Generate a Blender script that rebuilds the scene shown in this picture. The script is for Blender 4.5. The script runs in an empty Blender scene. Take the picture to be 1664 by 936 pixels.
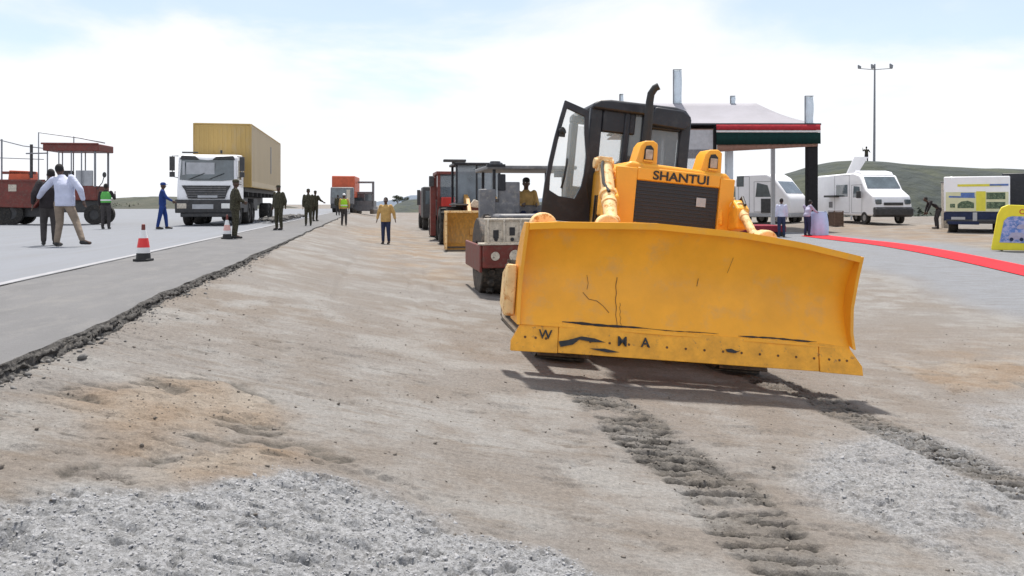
import bpy, bmesh, math, random
import numpy as np
from mathutils import Vector, Matrix
R = math.radians
random.seed(7); rng = np.random.default_rng(7)
scene = bpy.context.scene
C = scene.collection
F, HC = 1300.0, 1.6          # focal length in photo pixels, camera height
SZ = 0.68                    # road surface height
DV = np.array([-0.1754, 0.9845]); NV = np.array([0.9845, 0.1754])   # along / across the road

# ------------------------------------------------------------ terrain
def sm(a, b, x):
    t = np.clip((x - a) / (b - a), 0, 1); return t * t * (3 - 2 * t)
def terr(x, y):
    x = np.asarray(x, float); y = np.asarray(y, float)
    u = x * NV[0] + y * NV[1]; v = x * DV[0] + y * DV[1]
    near = np.interp(u, [-2.3, -1.95, -.5, .6, 1.4, 3.1, 4.8, 7, 15, 60], [.61, .585, .30, .09, -.02, -.185, -.35, -.46, -.46, -.1])
    far = np.interp(u, [-2.3, -1.95, 0, 2, 8, 30, 60], [.650, .630, .22, .06, .05, .3, .6])
    w = sm(11, 27, v)
    z = near * (1 - w) + far * w
    return z + sm(30, 55, y) * sm(12, 18, x) * .28
def at(px, py, Y):
    return Vector(((px - 832) / F * Y, Y, HC - (py - 332) / F * Y))
def gnd(px, py):
    lo = 1.5
    dx = (px - 832) / F; dz = (py - 332) / F
    Y = 1.5
    while Y < 400:
        if HC - dz * Y <= float(terr(dx * Y, Y)): break
        Y *= 1.01
    return (dx * Y, Y)

def hsh(ix, iy, s):
    h = (ix.astype(np.int64) * 374761393 + iy.astype(np.int64) * 668265263 + s * 1442695041) & 0x7fffffff
    h = ((h ^ (h >> 13)) * 1274126177) & 0x7fffffff
    return ((h ^ (h >> 16)) & 0xffff) / 65535.0
def vn(x, y, s=0):
    ix = np.floor(x); iy = np.floor(y); fx = x - ix; fy = y - iy
    fx = fx * fx * (3 - 2 * fx); fy = fy * fy * (3 - 2 * fy)
    a = hsh(ix, iy, s); b = hsh(ix + 1, iy, s); c = hsh(ix, iy + 1, s); d = hsh(ix + 1, iy + 1, s)
    return (a * (1 - fx) + b * fx) * (1 - fy) + (c * (1 - fx) + d * fx) * fy - .5
def fbm(x, y, f, o=4, s=0, g=.5):
    r = 0; a = 1.0
    for k in range(o):
        r = r + a * vn(x * f + 17.3 * k, y * f - 9.1 * k, s + k); f *= 2.03; a *= g
    return r

# ------------------------------------------------------------ materials
def mat(name, col, rough=.6, metal=0., var=.15, scale=3., col2=None, thr=(.45, .7), bump=0., bscale=40., spec=.5, alpha=None, trans=0., coat=0., stretch=None, rot=0.):
    m = bpy.data.materials.new(name); m.use_nodes = True
    nt = m.node_tree; N = nt.nodes; L = nt.links; b = N['Principled BSDF']
    tc = N.new('ShaderNodeTexCoord'); src = tc.outputs['Object']
    if rot:
        m0 = N.new('ShaderNodeMapping'); m0.inputs['Rotation'].default_value = (0, 0, rot); L.new(src, m0.inputs['Vector']); src = m0.outputs['Vector']
    if stretch:
        mp = N.new('ShaderNodeMapping'); mp.inputs['Scale'].default_value = stretch; L.new(src, mp.inputs['Vector']); src = mp.outputs['Vector']
    n = N.new('ShaderNodeTexNoise'); n.inputs['Scale'].default_value = scale; n.inputs['Detail'].default_value = 8; n.inputs['Roughness'].default_value = .62
    L.new(src, n.inputs['Vector'])
    mr = N.new('ShaderNodeMapRange'); mr.inputs['From Min'].default_value = .3; mr.inputs['From Max'].default_value = .7
    mr.inputs['To Min'].default_value = 1 - var; mr.inputs['To Max'].default_value = 1 + var
    L.new(n.outputs['Fac'], mr.inputs['Value'])
    mx = N.new('ShaderNodeMix'); mx.data_type = 'RGBA'; mx.blend_type = 'MULTIPLY'; mx.inputs[0].default_value = 1
    mx.inputs[6].default_value = (*col, 1); L.new(mr.outputs['Result'], mx.inputs[7])
    out = mx.outputs[2]
    if col2:
        n2 = N.new('ShaderNodeTexNoise'); n2.inputs['Scale'].default_value = scale * 2.3; n2.inputs['Detail'].default_value = 10; n2.inputs['Roughness'].default_value = .7
        L.new(src, n2.inputs['Vector'])
        r2 = N.new('ShaderNodeMapRange'); r2.inputs['From Min'].default_value = thr[0]; r2.inputs['From Max'].default_value = thr[1]
        L.new(n2.outputs['Fac'], r2.inputs['Value'])
        m2 = N.new('ShaderNodeMix'); m2.data_type = 'RGBA'; L.new(r2.outputs['Result'], m2.inputs[0]); L.new(out, m2.inputs[6]); m2.inputs[7].default_value = (*col2, 1)
        out = m2.outputs[2]
    L.new(out, b.inputs['Base Color'])
    rr = N.new('ShaderNodeMapRange'); rr.inputs['To Min'].default_value = max(rough - .12, .03); rr.inputs['To Max'].default_value = min(rough + .15, 1)
    L.new(n.outputs['Fac'], rr.inputs['Value']); L.new(rr.outputs['Result'], b.inputs['Roughness'])
    b.inputs['Metallic'].default_value = metal; b.inputs['Specular IOR Level'].default_value = spec
    if coat: b.inputs['Coat Weight'].default_value = coat
    if trans: b.inputs['Transmission Weight'].default_value = trans; b.inputs['IOR'].default_value = 1.1
    if alpha is not None: b.inputs['Alpha'].default_value = alpha
    if bump:
        n3 = N.new('ShaderNodeTexNoise'); n3.inputs['Scale'].default_value = bscale; n3.inputs['Detail'].default_value = 6
        L.new(src, n3.inputs['Vector']); bp = N.new('ShaderNodeBump'); bp.inputs['Strength'].default_value = 1; bp.inputs['Distance'].default_value = bump
        L.new(n3.outputs['Fac'], bp.inputs['Height']); L.new(bp.outputs['Normal'], b.inputs['Normal'])
    return m

M = {}
M['yellow'] = mat('yellow_paint', (.84, .38, .028), .42, var=.10, scale=1.6, col2=(.50, .28, .09), thr=(.6, .8), bump=.002, bscale=9)
M['blade'] = mat('worn_yellow_paint', (.93, .42, .020), .45, var=.13, scale=1.5, col2=(.66, .37, .12), thr=(.52, .85), bump=.003, bscale=7)
M['edge'] = mat('chipped_yellow_steel', (.86, .395, .03), .55, var=.22, scale=7, col2=(.22, .13, .07), thr=(.60, .72), bump=.005, bscale=30)
M['sunlit'] = mat('sunlit_cream_paint', (.80, .55, .26), .6, var=.2, scale=6, col2=(.55, .22, .04), thr=(.52, .62), bump=.003)  # cream puts the sunlight on yellow parts into their colour
M['cab'] = mat('dark_cab_paint', (.013, .015, .022), .45, var=.4, scale=3, col2=(.045, .046, .052), thr=(.5, .8))
M['black'] = mat('black_rubbery', (.02, .02, .02), .6, var=.4, scale=8)
M['grille'] = mat('grille_mesh', (.026, .028, .036), .55, var=.2, scale=5, bump=.002, bscale=120)
M['steel'] = mat('track_steel', (.10, .085, .07), .6, .4, var=.4, scale=8, col2=(.2, .15, .1), thr=(.45, .65), bump=.006)
M['chrome'] = mat('bright_rod', (.7, .7, .7), .2, .9, var=.05)
M['white'] = mat('white_vehicle_paint', (.88, .88, .90), .35, var=.05, scale=2, coat=.3, col2=(.6, .58, .55), thr=(.62, .9))
M['glassd'] = mat('tinted_glass', (.09, .115, .13), .08, var=.5, scale=1.5, spec=.8, coat=.6)  # tint lightened so a bluish reflection is part of the colour
M['glass'] = mat('clear_glass', (.75, .88, .90), .04, var=.05, scale=2, alpha=.18, spec=.7)
M['smoked'] = mat('smoked_glass', (.16, .20, .24), .06, var=.3, scale=2, alpha=.72, spec=.8)
M['rubber'] = mat('tyre_rubber', (.025, .024, .023), .85, var=.4, scale=9, col2=(.12, .10, .08), thr=(.5, .75), bump=.006)
M['rim'] = mat('rim_grey', (.35, .34, .33), .5, .3, var=.3, scale=7)
M['plastic'] = mat('dark_bumper', (.045, .045, .047), .6, var=.4, scale=5, col2=(.13, .11, .09), thr=(.55, .75))
M['contf'] = mat('ochre_container', (.47, .32, .105), .55, var=.10, scale=1.2, col2=(.42, .33, .2), thr=(.5, .8), stretch=(1, 1, .3))
M['conts'] = mat('beige_container_side', (.50, .41, .27), .6, var=.06, scale=.8, col2=(.42, .34, .22), thr=(.55, .85), stretch=(1, 1, .3))  # paler, greyer beige than the front panel
M['lamp'] = mat('lamp_lens', (.8, .8, .76), .12, var=.1, scale=6, coat=.5)
M['lampd'] = mat('dusty_lamp', (.42, .33, .26), .3, var=.3, scale=20)
M['maroon'] = mat('maroon_paint', (.16, .03, .022), .5, var=.3, scale=4, col2=(.14, .09, .07), thr=(.5, .75))
M['red'] = mat('red_paint', (.5, .03, .02), .45, var=.15, scale=3)
M['redorange'] = mat('orange_red_paint', (.55, .10, .04), .5, var=.2, scale=3)
M['cream'] = mat('dusty_cream_paint', (.58, .52, .43), .65, var=.3, scale=12, col2=(.12, .10, .09), thr=(.56, .66))
M['drum'] = mat('dirty_drum_steel', (.055, .05, .045), .7, .3, var=.5, scale=6, col2=(.16, .12, .09), thr=(.45, .7), bump=.01)
M['gold'] = mat('gold_bucket_paint', (.50, .25, .045), .55, var=.3, scale=5, col2=(.3, .2, .09), thr=(.5, .7), stretch=(3, 3, .6))
M['greym'] = mat('grey_machine', (.16, .16, .17), .5, var=.3, scale=5, col2=(.3, .28, .25), thr=(.5, .7))
M['greyl'] = mat('light_grey_metal', (.42, .43, .45), .5, .2, var=.15, scale=5)
M['galv'] = mat('galvanised_steel', (.22, .23, .25), .5, .5, var=.2, scale=5)
M['skin'] = mat('dark_skin', (.075, .038, .024), .5, var=.1, scale=9)
M['hair'] = mat('black_hair', (.012, .01, .01), .8, var=.3, scale=60, bump=.004, bscale=160)
def cloth(n, c, **k): return mat(n, c, .85, var=k.pop('var', .22), scale=k.pop('scale', 7), bump=.02, bscale=11, spec=.2, **k)
M['shirtw'] = cloth('pale_blue_shirt', (.55, .58, .72), var=.1)
M['darksuit'] = cloth('charcoal_jacket', (.035, .03, .032))
M['khaki'] = cloth('beige_trousers', (.25, .20, .155))
M['greytr'] = cloth('dark_grey_trousers', (.06, .055, .055))
M['denim'] = cloth('navy_trousers', (.03, .04, .085))
M['blueov'] = cloth('blue_overalls', (.022, .05, .19))
M['camo'] = cloth('camouflage_uniform', (.075, .07, .045), var=.4, scale=14, col2=(.03, .028, .02), thr=(.48, .54))
M['vest'] = cloth('lime_safety_vest', (.40, .75, .05), var=.1)
M['vestgreen'] = cloth('green_safety_vest', (.12, .42, .10), var=.1)
M['mustard'] = cloth('mustard_shirt', (.50, .32, .12))
M['lilac'] = cloth('lilac_shirt', (.42, .40, .52), var=.1)
M['clothw'] = cloth('white_table_cloth', (.50, .62, .86), var=.06)
M['coner'] = mat('red_cone_plastic', (.75, .03, .03), .4, var=.1, scale=6)
M['conew'] = mat('white_cone_band', (.8, .8, .8), .4, var=.1, scale=9)
M['conep'] = mat('faded_pink_cone', (.75, .42, .38), .5, var=.15, scale=9)
M['tentroof'] = mat('white_tent_fabric', (.30, .29, .32), .8, var=.12, scale=.7, bump=.03, bscale=1.5)
M['flagred'] = cloth('red_valance', (.38, .035, .045), var=.15)
M['flagwhite'] = cloth('white_valance', (.7, .7, .7), var=.1)
M['flaggreen'] = cloth('dark_green_valance', (.006, .030, .027), var=.2)
M['flagblack'] = cloth('black_drape', (.02, .02, .022), var=.2)
M['lining'] = cloth('brown_lining', (.28, .17, .13), var=.15)
M['sheer'] = mat('sheer_white_panel', (.75, .78, .80), .5, var=.1, scale=2, alpha=.5)
M['banner'] = mat('pale_blue_banner', (.66, .76, .84), .6, var=.12, scale=3, alpha=.75)
M['burg'] = cloth('burgundy_stage_cloth', (.22, .03, .045), var=.3, scale=3)
M['wood'] = mat('dark_wood', (.12, .075, .05), .7, var=.3, scale=6)
M['sign'] = mat('yellow_sign_frame', (.80, .70, .03), .4, var=.08, scale=3)
M['leaf'] = mat('scrub_leaves', (.06, .075, .045), .8, var=.5, scale=2)
M['bark'] = mat('scrub_bark', (.09, .07, .05), .9, var=.3, scale=9)
M['rust'] = mat('rust_streak', (.16, .075, .03), .8, var=.4, scale=30)
M['scuff'] = mat('black_scuff', (.03, .03, .032), .7, var=.4, scale=20)
M['printg'] = mat('dark_green_print', (.05, .09, .05), .4, var=.6, scale=6, col2=(.18, .24, .14), thr=(.5, .6))
M['printy'] = mat('yellow_print', (.72, .66, .06), .4, var=.1, scale=3)
M['printb'] = mat('blue_print', (.08, .16, .42), .4, var=.3, scale=6)
M['printp'] = mat('pale_yellow_print', (.66, .66, .42), .4, var=.1, scale=3)

# ------------------------------------------------------------ mesh builder
class MB:
    def __init__(s): s.v = []; s.f = []
    def add(s, vs, fs):
        k = len(s.v); s.v += [tuple(map(float, p)) for p in vs]; s.f += [tuple(i + k for i in f) for f in fs]; return s
    def box(s, x0, x1, y0, y1, z0, z1):
        return s.add([(x, y, z) for z in (z0, z1) for y in (y0, y1) for x in (x0, x1)],
                     [(0, 2, 3, 1), (4, 5, 7, 6), (0, 1, 5, 4), (2, 6, 7, 3), (0, 4, 6, 2), (1, 3, 7, 5)])
    def prism(s, poly, ax, a, b):
        def P(p, t): return {'x': (t, p[0], p[1]), 'y': (p[0], t, p[1]), 'z': (p[0], p[1], t)}[ax]
        n = len(poly)
        return s.add([P(p, a) for p in poly] + [P(p, b) for p in poly],
                     [tuple(range(n)), tuple(range(2 * n - 1, n - 1, -1))] + [(i, n + i, n + (i + 1) % n, (i + 1) % n) for i in range(n)])
    def frame(s, d):
        d = Vector(d).normalized(); a = Vector((0, 0, 1)) if abs(d.z) < .9 else Vector((1, 0, 0))
        x = d.cross(a).normalized(); return x, d.cross(x).normalized()
    def cyl(s, p0, p1, r0, r1=None, n=16, caps=True):
        r1 = r0 if r1 is None else r1; p0 = Vector(p0); p1 = Vector(p1); x, y = s.frame(p1 - p0)
        A = [2 * math.pi * i / n for i in range(n)]
        vs = [p0 + (x * math.cos(a) + y * math.sin(a)) * r0 for a in A] + [p1 + (x * math.cos(a) + y * math.sin(a)) * r1 for a in A]
        fs = [(i, (i + 1) % n, n + (i + 1) % n, n + i) for i in range(n)]
        if caps: fs += [tuple(range(n - 1, -1, -1)), tuple(range(n, 2 * n))]
        return s.add(vs, fs)
    def tube(s, pts, r, n=8):
        pts = [Vector(p) for p in pts]; rs = r if isinstance(r, (list, tuple)) else [r] * len(pts)
        vs = []; x = None
        for i, p in enumerate(pts):
            d = (pts[min(i + 1, len(pts) - 1)] - pts[max(i - 1, 0)]).normalized()
            if x is None: x, y = s.frame(d)
            else:
                x = (x - d * x.dot(d)).normalized(); y = d.cross(x)
            if i == 0: y = d.cross(x)
            vs += [p + (x * math.cos(2 * math.pi * k / n) + y * math.sin(2 * math.pi * k / n)) * rs[i] for k in range(n)]
        fs = [(i * n + k, i * n + (k + 1) % n, (i + 1) * n + (k + 1) % n, (i + 1) * n + k) for i in range(len(pts) - 1) for k in range(n)]
        fs += [tuple(range(n - 1, -1, -1)), tuple(range((len(pts) - 1) * n, len(pts) * n))]
        return s.add(vs, fs)
    def lathe(s, prof, c, ax='x', n=28):
        # prof: [(radius, offset along axis)], closed loop
        m = len(prof); vs = []
        for k in range(n):
            a = 2 * math.pi * k / n; ca, sa = math.cos(a), math.sin(a)
            for r, t in prof:
                q = {'x': (t, r * ca, r * sa), 'y': (r * ca, t, r * sa), 'z': (r * ca, r * sa, t)}[ax]
                vs.append((c[0] + q[0], c[1] + q[1], c[2] + q[2]))
        fs = [(k * m + i, k * m + (i + 1) % m, ((k + 1) % n) * m + (i + 1) % m, ((k + 1) % n) * m + i) for k in range(n) for i in range(m)]
        return s.add(vs, fs)
    def ell(s, c, r, n=14, m=9):
        c = Vector(c); vs = [c + Vector((0, 0, -r[2]))]
        for j in range(1, m):
            t = -math.pi / 2 + math.pi * j / m
            for k in range(n):
                a = 2 * math.pi * k / n; vs.append(c + Vector((r[0] * math.cos(t) * math.cos(a), r[1] * math.cos(t) * math.sin(a), r[2] * math.sin(t))))
        vs.append(c + Vector((0, 0, r[2]))); T = len(vs) - 1
        fs = [(0, 1 + (k + 1) % n, 1 + k) for k in range(n)] + [(T, 1 + (m - 2) * n + k, 1 + (m - 2) * n + (k + 1) % n) for k in range(n)]
        fs += [(1 + j * n + k, 1 + j * n + (k + 1) % n, 1 + (j + 1) * n + (k + 1) % n, 1 + (j + 1) * n + k) for j in range(m - 2) for k in range(n)]
        return s.add(vs, fs)
    def cap(s, p0, p1, r0, r1=None, n=12):
        r1 = r0 if r1 is None else r1
        p0 = Vector(p0); p1 = Vector(p1); d = (p1 - p0).normalized()
        pts = [p0 - d * r0 * .95, p0 - d * r0 * .7, p0, p1, p1 + d * r1 * .7, p1 + d * r1 * .95]
        return s.tube(pts, [r0 * .3, r0 * .72, r0, r1, r1 * .72, r1 * .3], n)
    def rings(s, rs, n=16):     # (cx,cy,z,rx,ry) stacked, capped
        vs = []
        for cx, cy, z, rx, ry in rs:
            vs += [(cx + rx * math.cos(2 * math.pi * k / n), cy + ry * math.sin(2 * math.pi * k / n), z) for k in range(n)]
        fs = [(i * n + k, i * n + (k + 1) % n, (i + 1) * n + (k + 1) % n, (i + 1) * n + k) for i in range(len(rs) - 1) for k in range(n)]
        fs += [tuple(range(n - 1, -1, -1)), tuple(range((len(rs) - 1) * n, len(rs) * n))]
        return s.add(vs, fs)
    def each(s, name, m, parent=None, **k):
        par = list(range(len(s.v)))
        def fd(i):
            while par[i] != i: par[i] = par[par[i]]; i = par[i]
            return i
        for f in s.f:
            a = fd(f[0])
            for j in f[1:]: par[fd(j)] = a
        gr = {}
        for f in s.f: gr.setdefault(fd(f[0]), []).append(f)
        out = []
        for fs in gr.values():
            ids = sorted({i for f in fs for i in f}); mp = {i: n for n, i in enumerate(ids)}
            b = MB(); b.v = [s.v[i] for i in ids]; b.f = [tuple(mp[i] for i in f) for f in fs]; out.append(b.build(name, m, parent, **k))
        return out
    def build(s, name, m, parent=None, bevel=0, smooth=False, fix=True):
        me = bpy.data.meshes.new(name); me.from_pydata(s.v, [], s.f); me.validate()
        if fix:
            bm = bmesh.new(); bm.from_mesh(me); bmesh.ops.recalc_face_normals(bm, faces=bm.faces); bm.to_mesh(me); bm.free()
        me.materials.append(M[m] if isinstance(m, str) else m)
        o = bpy.data.objects.new(name, me); C.objects.link(o)
        if parent: o.parent = parent
        if bevel:
            b = o.modifiers.new('bevel', 'BEVEL'); b.width = bevel; b.segments = 2; b.limit_method = 'ANGLE'; b.angle_limit = R(35)
            b.harden_normals = False
        if smooth or bevel:
            for p in me.polygons: p.use_smooth = True
            try: me.set_sharp_from_angle(angle=R(40))
            except Exception: pass
        return o
def tag(o, label=None, cat=None, group=None, kind=None):
    if label: o['label'] = label
    if cat: o['category'] = cat
    if group: o['group'] = group
    if kind: o['kind'] = kind
    return o
def thing(name, label, cat, loc, rz=0., group=None, mtx=None):
    o = bpy.data.objects.new(name, None); C.objects.link(o); o.empty_display_size = .2
    if mtx is not None: o.matrix_world = mtx
    else: o.location = loc; o.rotation_euler = (0, 0, rz)
    return tag(o, label, cat, group)
def text(name, body, m, parent, size, mtx, ext=.004):
    cu = bpy.data.curves.new(name, 'FONT'); cu.body = body; cu.size = size; cu.extrude = ext; cu.align_x = 'CENTER'; cu.offset = size * .018
    t = bpy.data.objects.new(name, cu); C.objects.link(t); bpy.context.view_layer.update()
    me = bpy.data.meshes.new_from_object(t.evaluated_get(bpy.context.evaluated_depsgraph_get())); bpy.data.objects.remove(t)
    me.materials.clear(); me.materials.append(M[m]); o = bpy.data.objects.new(name, me); C.objects.link(o); o.parent = parent; o.matrix_local = mtx
    return o
def facing(x, y, z, rx=90, ry=0, rz=0):
    return Matrix.Translation((x, y, z)) @ Matrix.Rotation(R(rz), 4, 'Z') @ Matrix.Rotation(R(ry), 4, 'Y') @ Matrix.Rotation(R(rx), 4, 'X')
def wheel(parent, x, y, r, w, side=1, n=28, lug=False):
    """axis along local x"""
    o = MB().lathe([(r * .55, -w / 2), (r * .86, -w / 2), (r * .97, -w * .40), (r, -w * .25), (r, w * .25), (r * .97, w * .40), (r * .86, w / 2), (r * .55, w / 2)], (x, y, r), 'x', n)
    if lug:
        for k in range(18):
            a = 2 * math.pi * k / 18
            c = Vector((x, y + math.cos(a) * r, r + math.sin(a) * r))
            o.box(c.x - w * .45, c.x + w * .45, c.y - .035, c.y + .035, c.z - .035, c.z + .035)
    t = o.build('wheel', 'rubber', parent, smooth=True)
    s = w * .36 * side
    MB().lathe([(.01, s), (r * .2, s + .03 * side), (r * .22, s), (r * .45, s - .04 * side), (r * .56, s + .01 * side), (r * .56, -s), (.01, -s)], (x, y, r), 'x', 20).build('rim', 'rim', t, smooth=True)
    return t

# ------------------------------------------------------------ people
def person(label, px, Y, z, face, H=1.7, top='shirtw', legs='khaki', vest=None, cap=None, J=None, sleeves=True, jacket=False, fine=.011, group=None, X=None, cat='person'):
    x = (px - 832) / F * Y if X is None else X
    root = thing('person', label, cat, (x, Y, z), R(face), group)
    k = H / 1.75
    D = dict(pel=(0, 0, .95), ch=(0, 0, 1.27), nk=(0, .0, 1.47), hd=(0, .02, 1.63),
             sl=(-.185, 0, 1.42), sr=(.185, 0, 1.42), el=(-.235, -.03, 1.14), er=(.235, -.03, 1.14), wl=(-.24, .05, .90), wr=(.24, .05, .90),
             hl=(-.09, 0, .93), hr=(.09, 0, .93), kl=(-.10, .02, .50), kr=(.10, .02, .50), al=(-.11, -.02, .09), ar=(.11, -.02, .09), tl=None, tr=None)
    if J: D.update(J)
    P = {a: (Vector(b) * k if b is not None else None) for a, b in D.items()}
    for s in 'lr':
        if P['t' + s] is None: P['t' + s] = P['a' + s] + Vector((0, .16 * k, -.055 * k))
    # ---- body
    b = MB()
    b.ell(P['hd'], (.073 * k, .092 * k, .112 * k)); b.ell(P['hd'] + Vector((0, .035, -.055)) * k, (.052 * k, .055 * k, .055 * k))
    b.cap(P['hd'] + Vector((0, .088, .01)) * k, P['hd'] + Vector((0, .108, -.022)) * k, .010, .015)
    for sx in (-1, 1): b.ell(P['hd'] + Vector((sx * .076, 0, -.01)) * k, (.012 * k, .022 * k, .034 * k))
    b.cap(P['nk'] - Vector((0, 0, .05)), P['hd'] - Vector((0, 0, .06)) * k, .056 * k, .052 * k)
    b.rings([(P['pel'].x, P['pel'].y, P['pel'].z - .1 * k, .13 * k, .09 * k), (P['pel'].x, P['pel'].y, P['pel'].z + .02, .15 * k, .105 * k), ((P['pel'].x + P['ch'].x) / 2, (P['pel'].y + P['ch'].y) / 2, (P['pel'].z + P['ch'].z) / 2, .13 * k, .09 * k), (P['ch'].x, P['ch'].y, P['ch'].z, .155 * k, .1 * k), (P['nk'].x, P['nk'].y, P['nk'].z - .05 * k, .14 * k, .07 * k), (P['nk'].x, P['nk'].y, P['nk'].z, .06 * k, .05 * k)])
    for s in 'lr':
        sg = -1 if s == 'l' else 1
        b.cap(P['s' + s], P['e' + s], .05 * k, .038 * k); b.cap(P['e' + s], P['w' + s], .038 * k, .026 * k)
        b.cap(P['h' + s], P['k' + s], .085 * k, .055 * k); b.cap(P['k' + s], P['a' + s], .052 * k, .037 * k); b.cap(P['a' + s], P['t' + s], .036 * k, .03 * k)
        d = (P['w' + s] - P['e' + s]).normalized(); q = d.cross(Vector((1, 0, 0))).normalized() if abs(d.x) < .8 else d.cross(Vector((0, 0, 1))).normalized()
        w0 = P['w' + s]; pm = w0 + d * .085 * k
        for off in (-.028, 0, .028): b.cap(w0 + q * off * .6 * k, pm + q * off * k, .016 * k, .015 * k, 8)
        nrm = d.cross(q)
        for i, off in enumerate((-.034, -.012, .011, .033)):
            L = (.060, .075, .070, .052)[i] * k; a0 = pm + q * off * k; a1 = a0 + (d + q * off * 3) * L * .55; a2 = a1 + (d * .8 - nrm * .5 * sg) * L * .45
            b.cap(a0, a1, .0095 * k, .009 * k, 8); b.cap(a1, a2, .009 * k, .0075 * k, 8)
        t0 = w0 + q * .02 * k + d * .02 * k; t1 = t0 + (q * .8 + d * .6) * .045 * k; b.cap(t0, t1, .013 * k, .011 * k, 8); b.cap(t1, t1 + (d * .9 + q * .2) * .03 * k, .011 * k, .009 * k, 8)
    bo = b.build('body', 'skin', root, smooth=True)
    mod = bo.modifiers.new('r', 'REMESH'); mod.mode = 'VOXEL'; mod.voxel_size = fine; mod.use_smooth_shade = True
    e = MB()
    for sx in (-1, 1): e.ell(P['hd'] + Vector((sx * .031, .078, .012)) * k, (.012 * k, .012 * k, .009 * k), 8, 6)
    e.build('eyes', 'conew', root, smooth=True)
    def soft(mb, name, m, vox=.02, it=4):
        o = mb.build(name, m, root, smooth=True)
        q = o.modifiers.new('r', 'REMESH'); q.mode = 'VOXEL'; q.voxel_size = vox; q.use_smooth_shade = True
        q = o.modifiers.new('s', 'SMOOTH'); q.iterations = it; q.factor = .6
        return o
    # ---- hair or cap
    if cap:
        c = MB(); c.rings([(P['hd'].x, P['hd'].y, P['hd'].z + .03 * k, .085 * k, .104 * k), (P['hd'].x, P['hd'].y, P['hd'].z + .08 * k, .083 * k, .10 * k), (P['hd'].x, P['hd'].y, P['hd'].z + .115 * k, .06 * k, .075 * k), (P['hd'].x, P['hd'].y, P['hd'].z + .13 * k, .02 * k, .03 * k)])
        c.rings([(P['hd'].x, P['hd'].y + .09 * k, P['hd'].z + .035 * k, .07 * k, .075 * k), (P['hd'].x, P['hd'].y + .09 * k, P['hd'].z + .048 * k, .068 * k, .07 * k)])
        c.build('cap', cap, root, smooth=True)
    else:
        h = MB(); h.ell(P['hd'] + Vector((0, -.018, .028)) * k, (.082 * k, .092 * k, .1 * k), 18, 12); h.build('hair', 'hair', root, smooth=True)
    # ---- trousers
    t = MB(); pe = P['pel']
    t.rings([(pe.x, pe.y, pe.z - .13 * k, .12 * k, .10 * k), (pe.x, pe.y, pe.z - .03 * k, .17 * k, .125 * k), (pe.x, pe.y, pe.z + .08 * k, .155 * k, .112 * k), (pe.x, pe.y, pe.z + .13 * k, .145 * k, .105 * k)])
    for s in 'lr':
        t.cap(P['h' + s] - Vector((0, 0, .03)), P['k' + s], .102 * k, .078 * k); t.cap(P['k' + s], P['a' + s] + Vector((0, 0, .02)), .076 * k, .06 * k)
    soft(t, 'trousers', legs)
    sh = MB()
    for s in 'lr':
        sh = MB(); sh.cap(P['a' + s] + Vector((0, -.03, -.045)) * k, P['t' + s] + Vector((0, .02, .0)) * k, .042 * k, .036 * k); sh.cap(P['a' + s], P['a' + s] + Vector((0, 0, -.04)), .045 * k, .045 * k)
        soft(sh, 'shoe', 'black', .014, 2)
    # ---- top
    g = MB(); a = .02 if jacket else .0; ch = P['ch']; nk = P['nk']; md = (pe + ch) / 2
    lo = pe.z - (.12 if jacket else .04) * k
    g.rings([(pe.x, pe.y, lo, (.178 + a) * k, (.135 + a) * k), (pe.x, pe.y, pe.z + .08 * k, (.175 + a) * k, (.13 + a) * k), (md.x, md.y, md.z, (.172 + a) * k, (.125 + a) * k), (ch.x, ch.y, ch.z, (.19 + a) * k, (.13 + a) * k), (nk.x, nk.y, nk.z - .07 * k, (.165 + a) * k, (.095 + a) * k), (nk.x, nk.y, nk.z - .01, .078 * k, .072 * k), (nk.x, nk.y, nk.z + .025 * k, .066 * k, .062 * k)])
    for s in 'lr':
        g.cap(P['s' + s], P['e' + s], (.068 + a * .3) * k, (.058 + a * .5) * k)
        if sleeves: g.cap(P['e' + s], P['w' + s] - (P['w' + s] - P['e' + s]).normalized() * .03, (.058 + a * .5) * k, (.042 + a * .3) * k)
    soft(g, 'jacket' if jacket else 'shirt', top)
    if vest:
        w = MB()
        w.rings([(pe.x, pe.y, pe.z + .06 * k, .192 * k, .15 * k), (md.x, md.y, md.z, .188 * k, .142 * k), (ch.x, ch.y, ch.z, .205 * k, .148 * k), (nk.x, nk.y, nk.z - .07 * k, .178 * k, .11 * k), (nk.x, nk.y, nk.z - .02, .09 * k, .082 * k)])
        vo = soft(w, 'safety_vest', vest)
        MB().rings([(md.x, md.y, md.z - .02 * k, .195 * k, .150 * k), (md.x, md.y, md.z + .03 * k, .195 * k, .150 * k)], 24).each('reflective_band', 'conew', vo, smooth=True)
    return root
#__PART2__
# ------------------------------------------------------------ ground
def poly_sd(px_, py_, poly):
    """signed distance (inside positive) of arrays to polygon"""
    P = np.array(poly); n = len(P); d = np.full(px_.shape, 1e9); ins = np.zeros(px_.shape, bool)
    for i in range(n):
        a = P[i]; b = P[(i + 1) % n]; e = b - a; wx = px_ - a[0]; wy = py_ - a[1]
        t = np.clip((wx * e[0] + wy * e[1]) / (e @ e + 1e-9), 0, 1)
        d = np.minimum(d, np.hypot(wx - t * e[0], wy - t * e[1]))
        c = ((a[1] <= py_) & (b[1] > py_)) | ((b[1] <= py_) & (a[1] > py_))
        xc = a[0] + (py_ - a[1]) * e[0] / (e[1] if abs(e[1]) > 1e-9 else 1e-9)
        ins ^= c & (px_ < xc)
    return np.where(ins, d, -d)
def wpoly(pts): return [gnd(*p) for p in pts]
GR_L = wpoly([(-60, 842), (60, 818), (190, 795), (330, 776), (480, 762), (560, 772), (640, 808), (690, 846), (800, 872), (920, 892), (1010, 940), (1000, 1000), (-60, 1000)])
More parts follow.
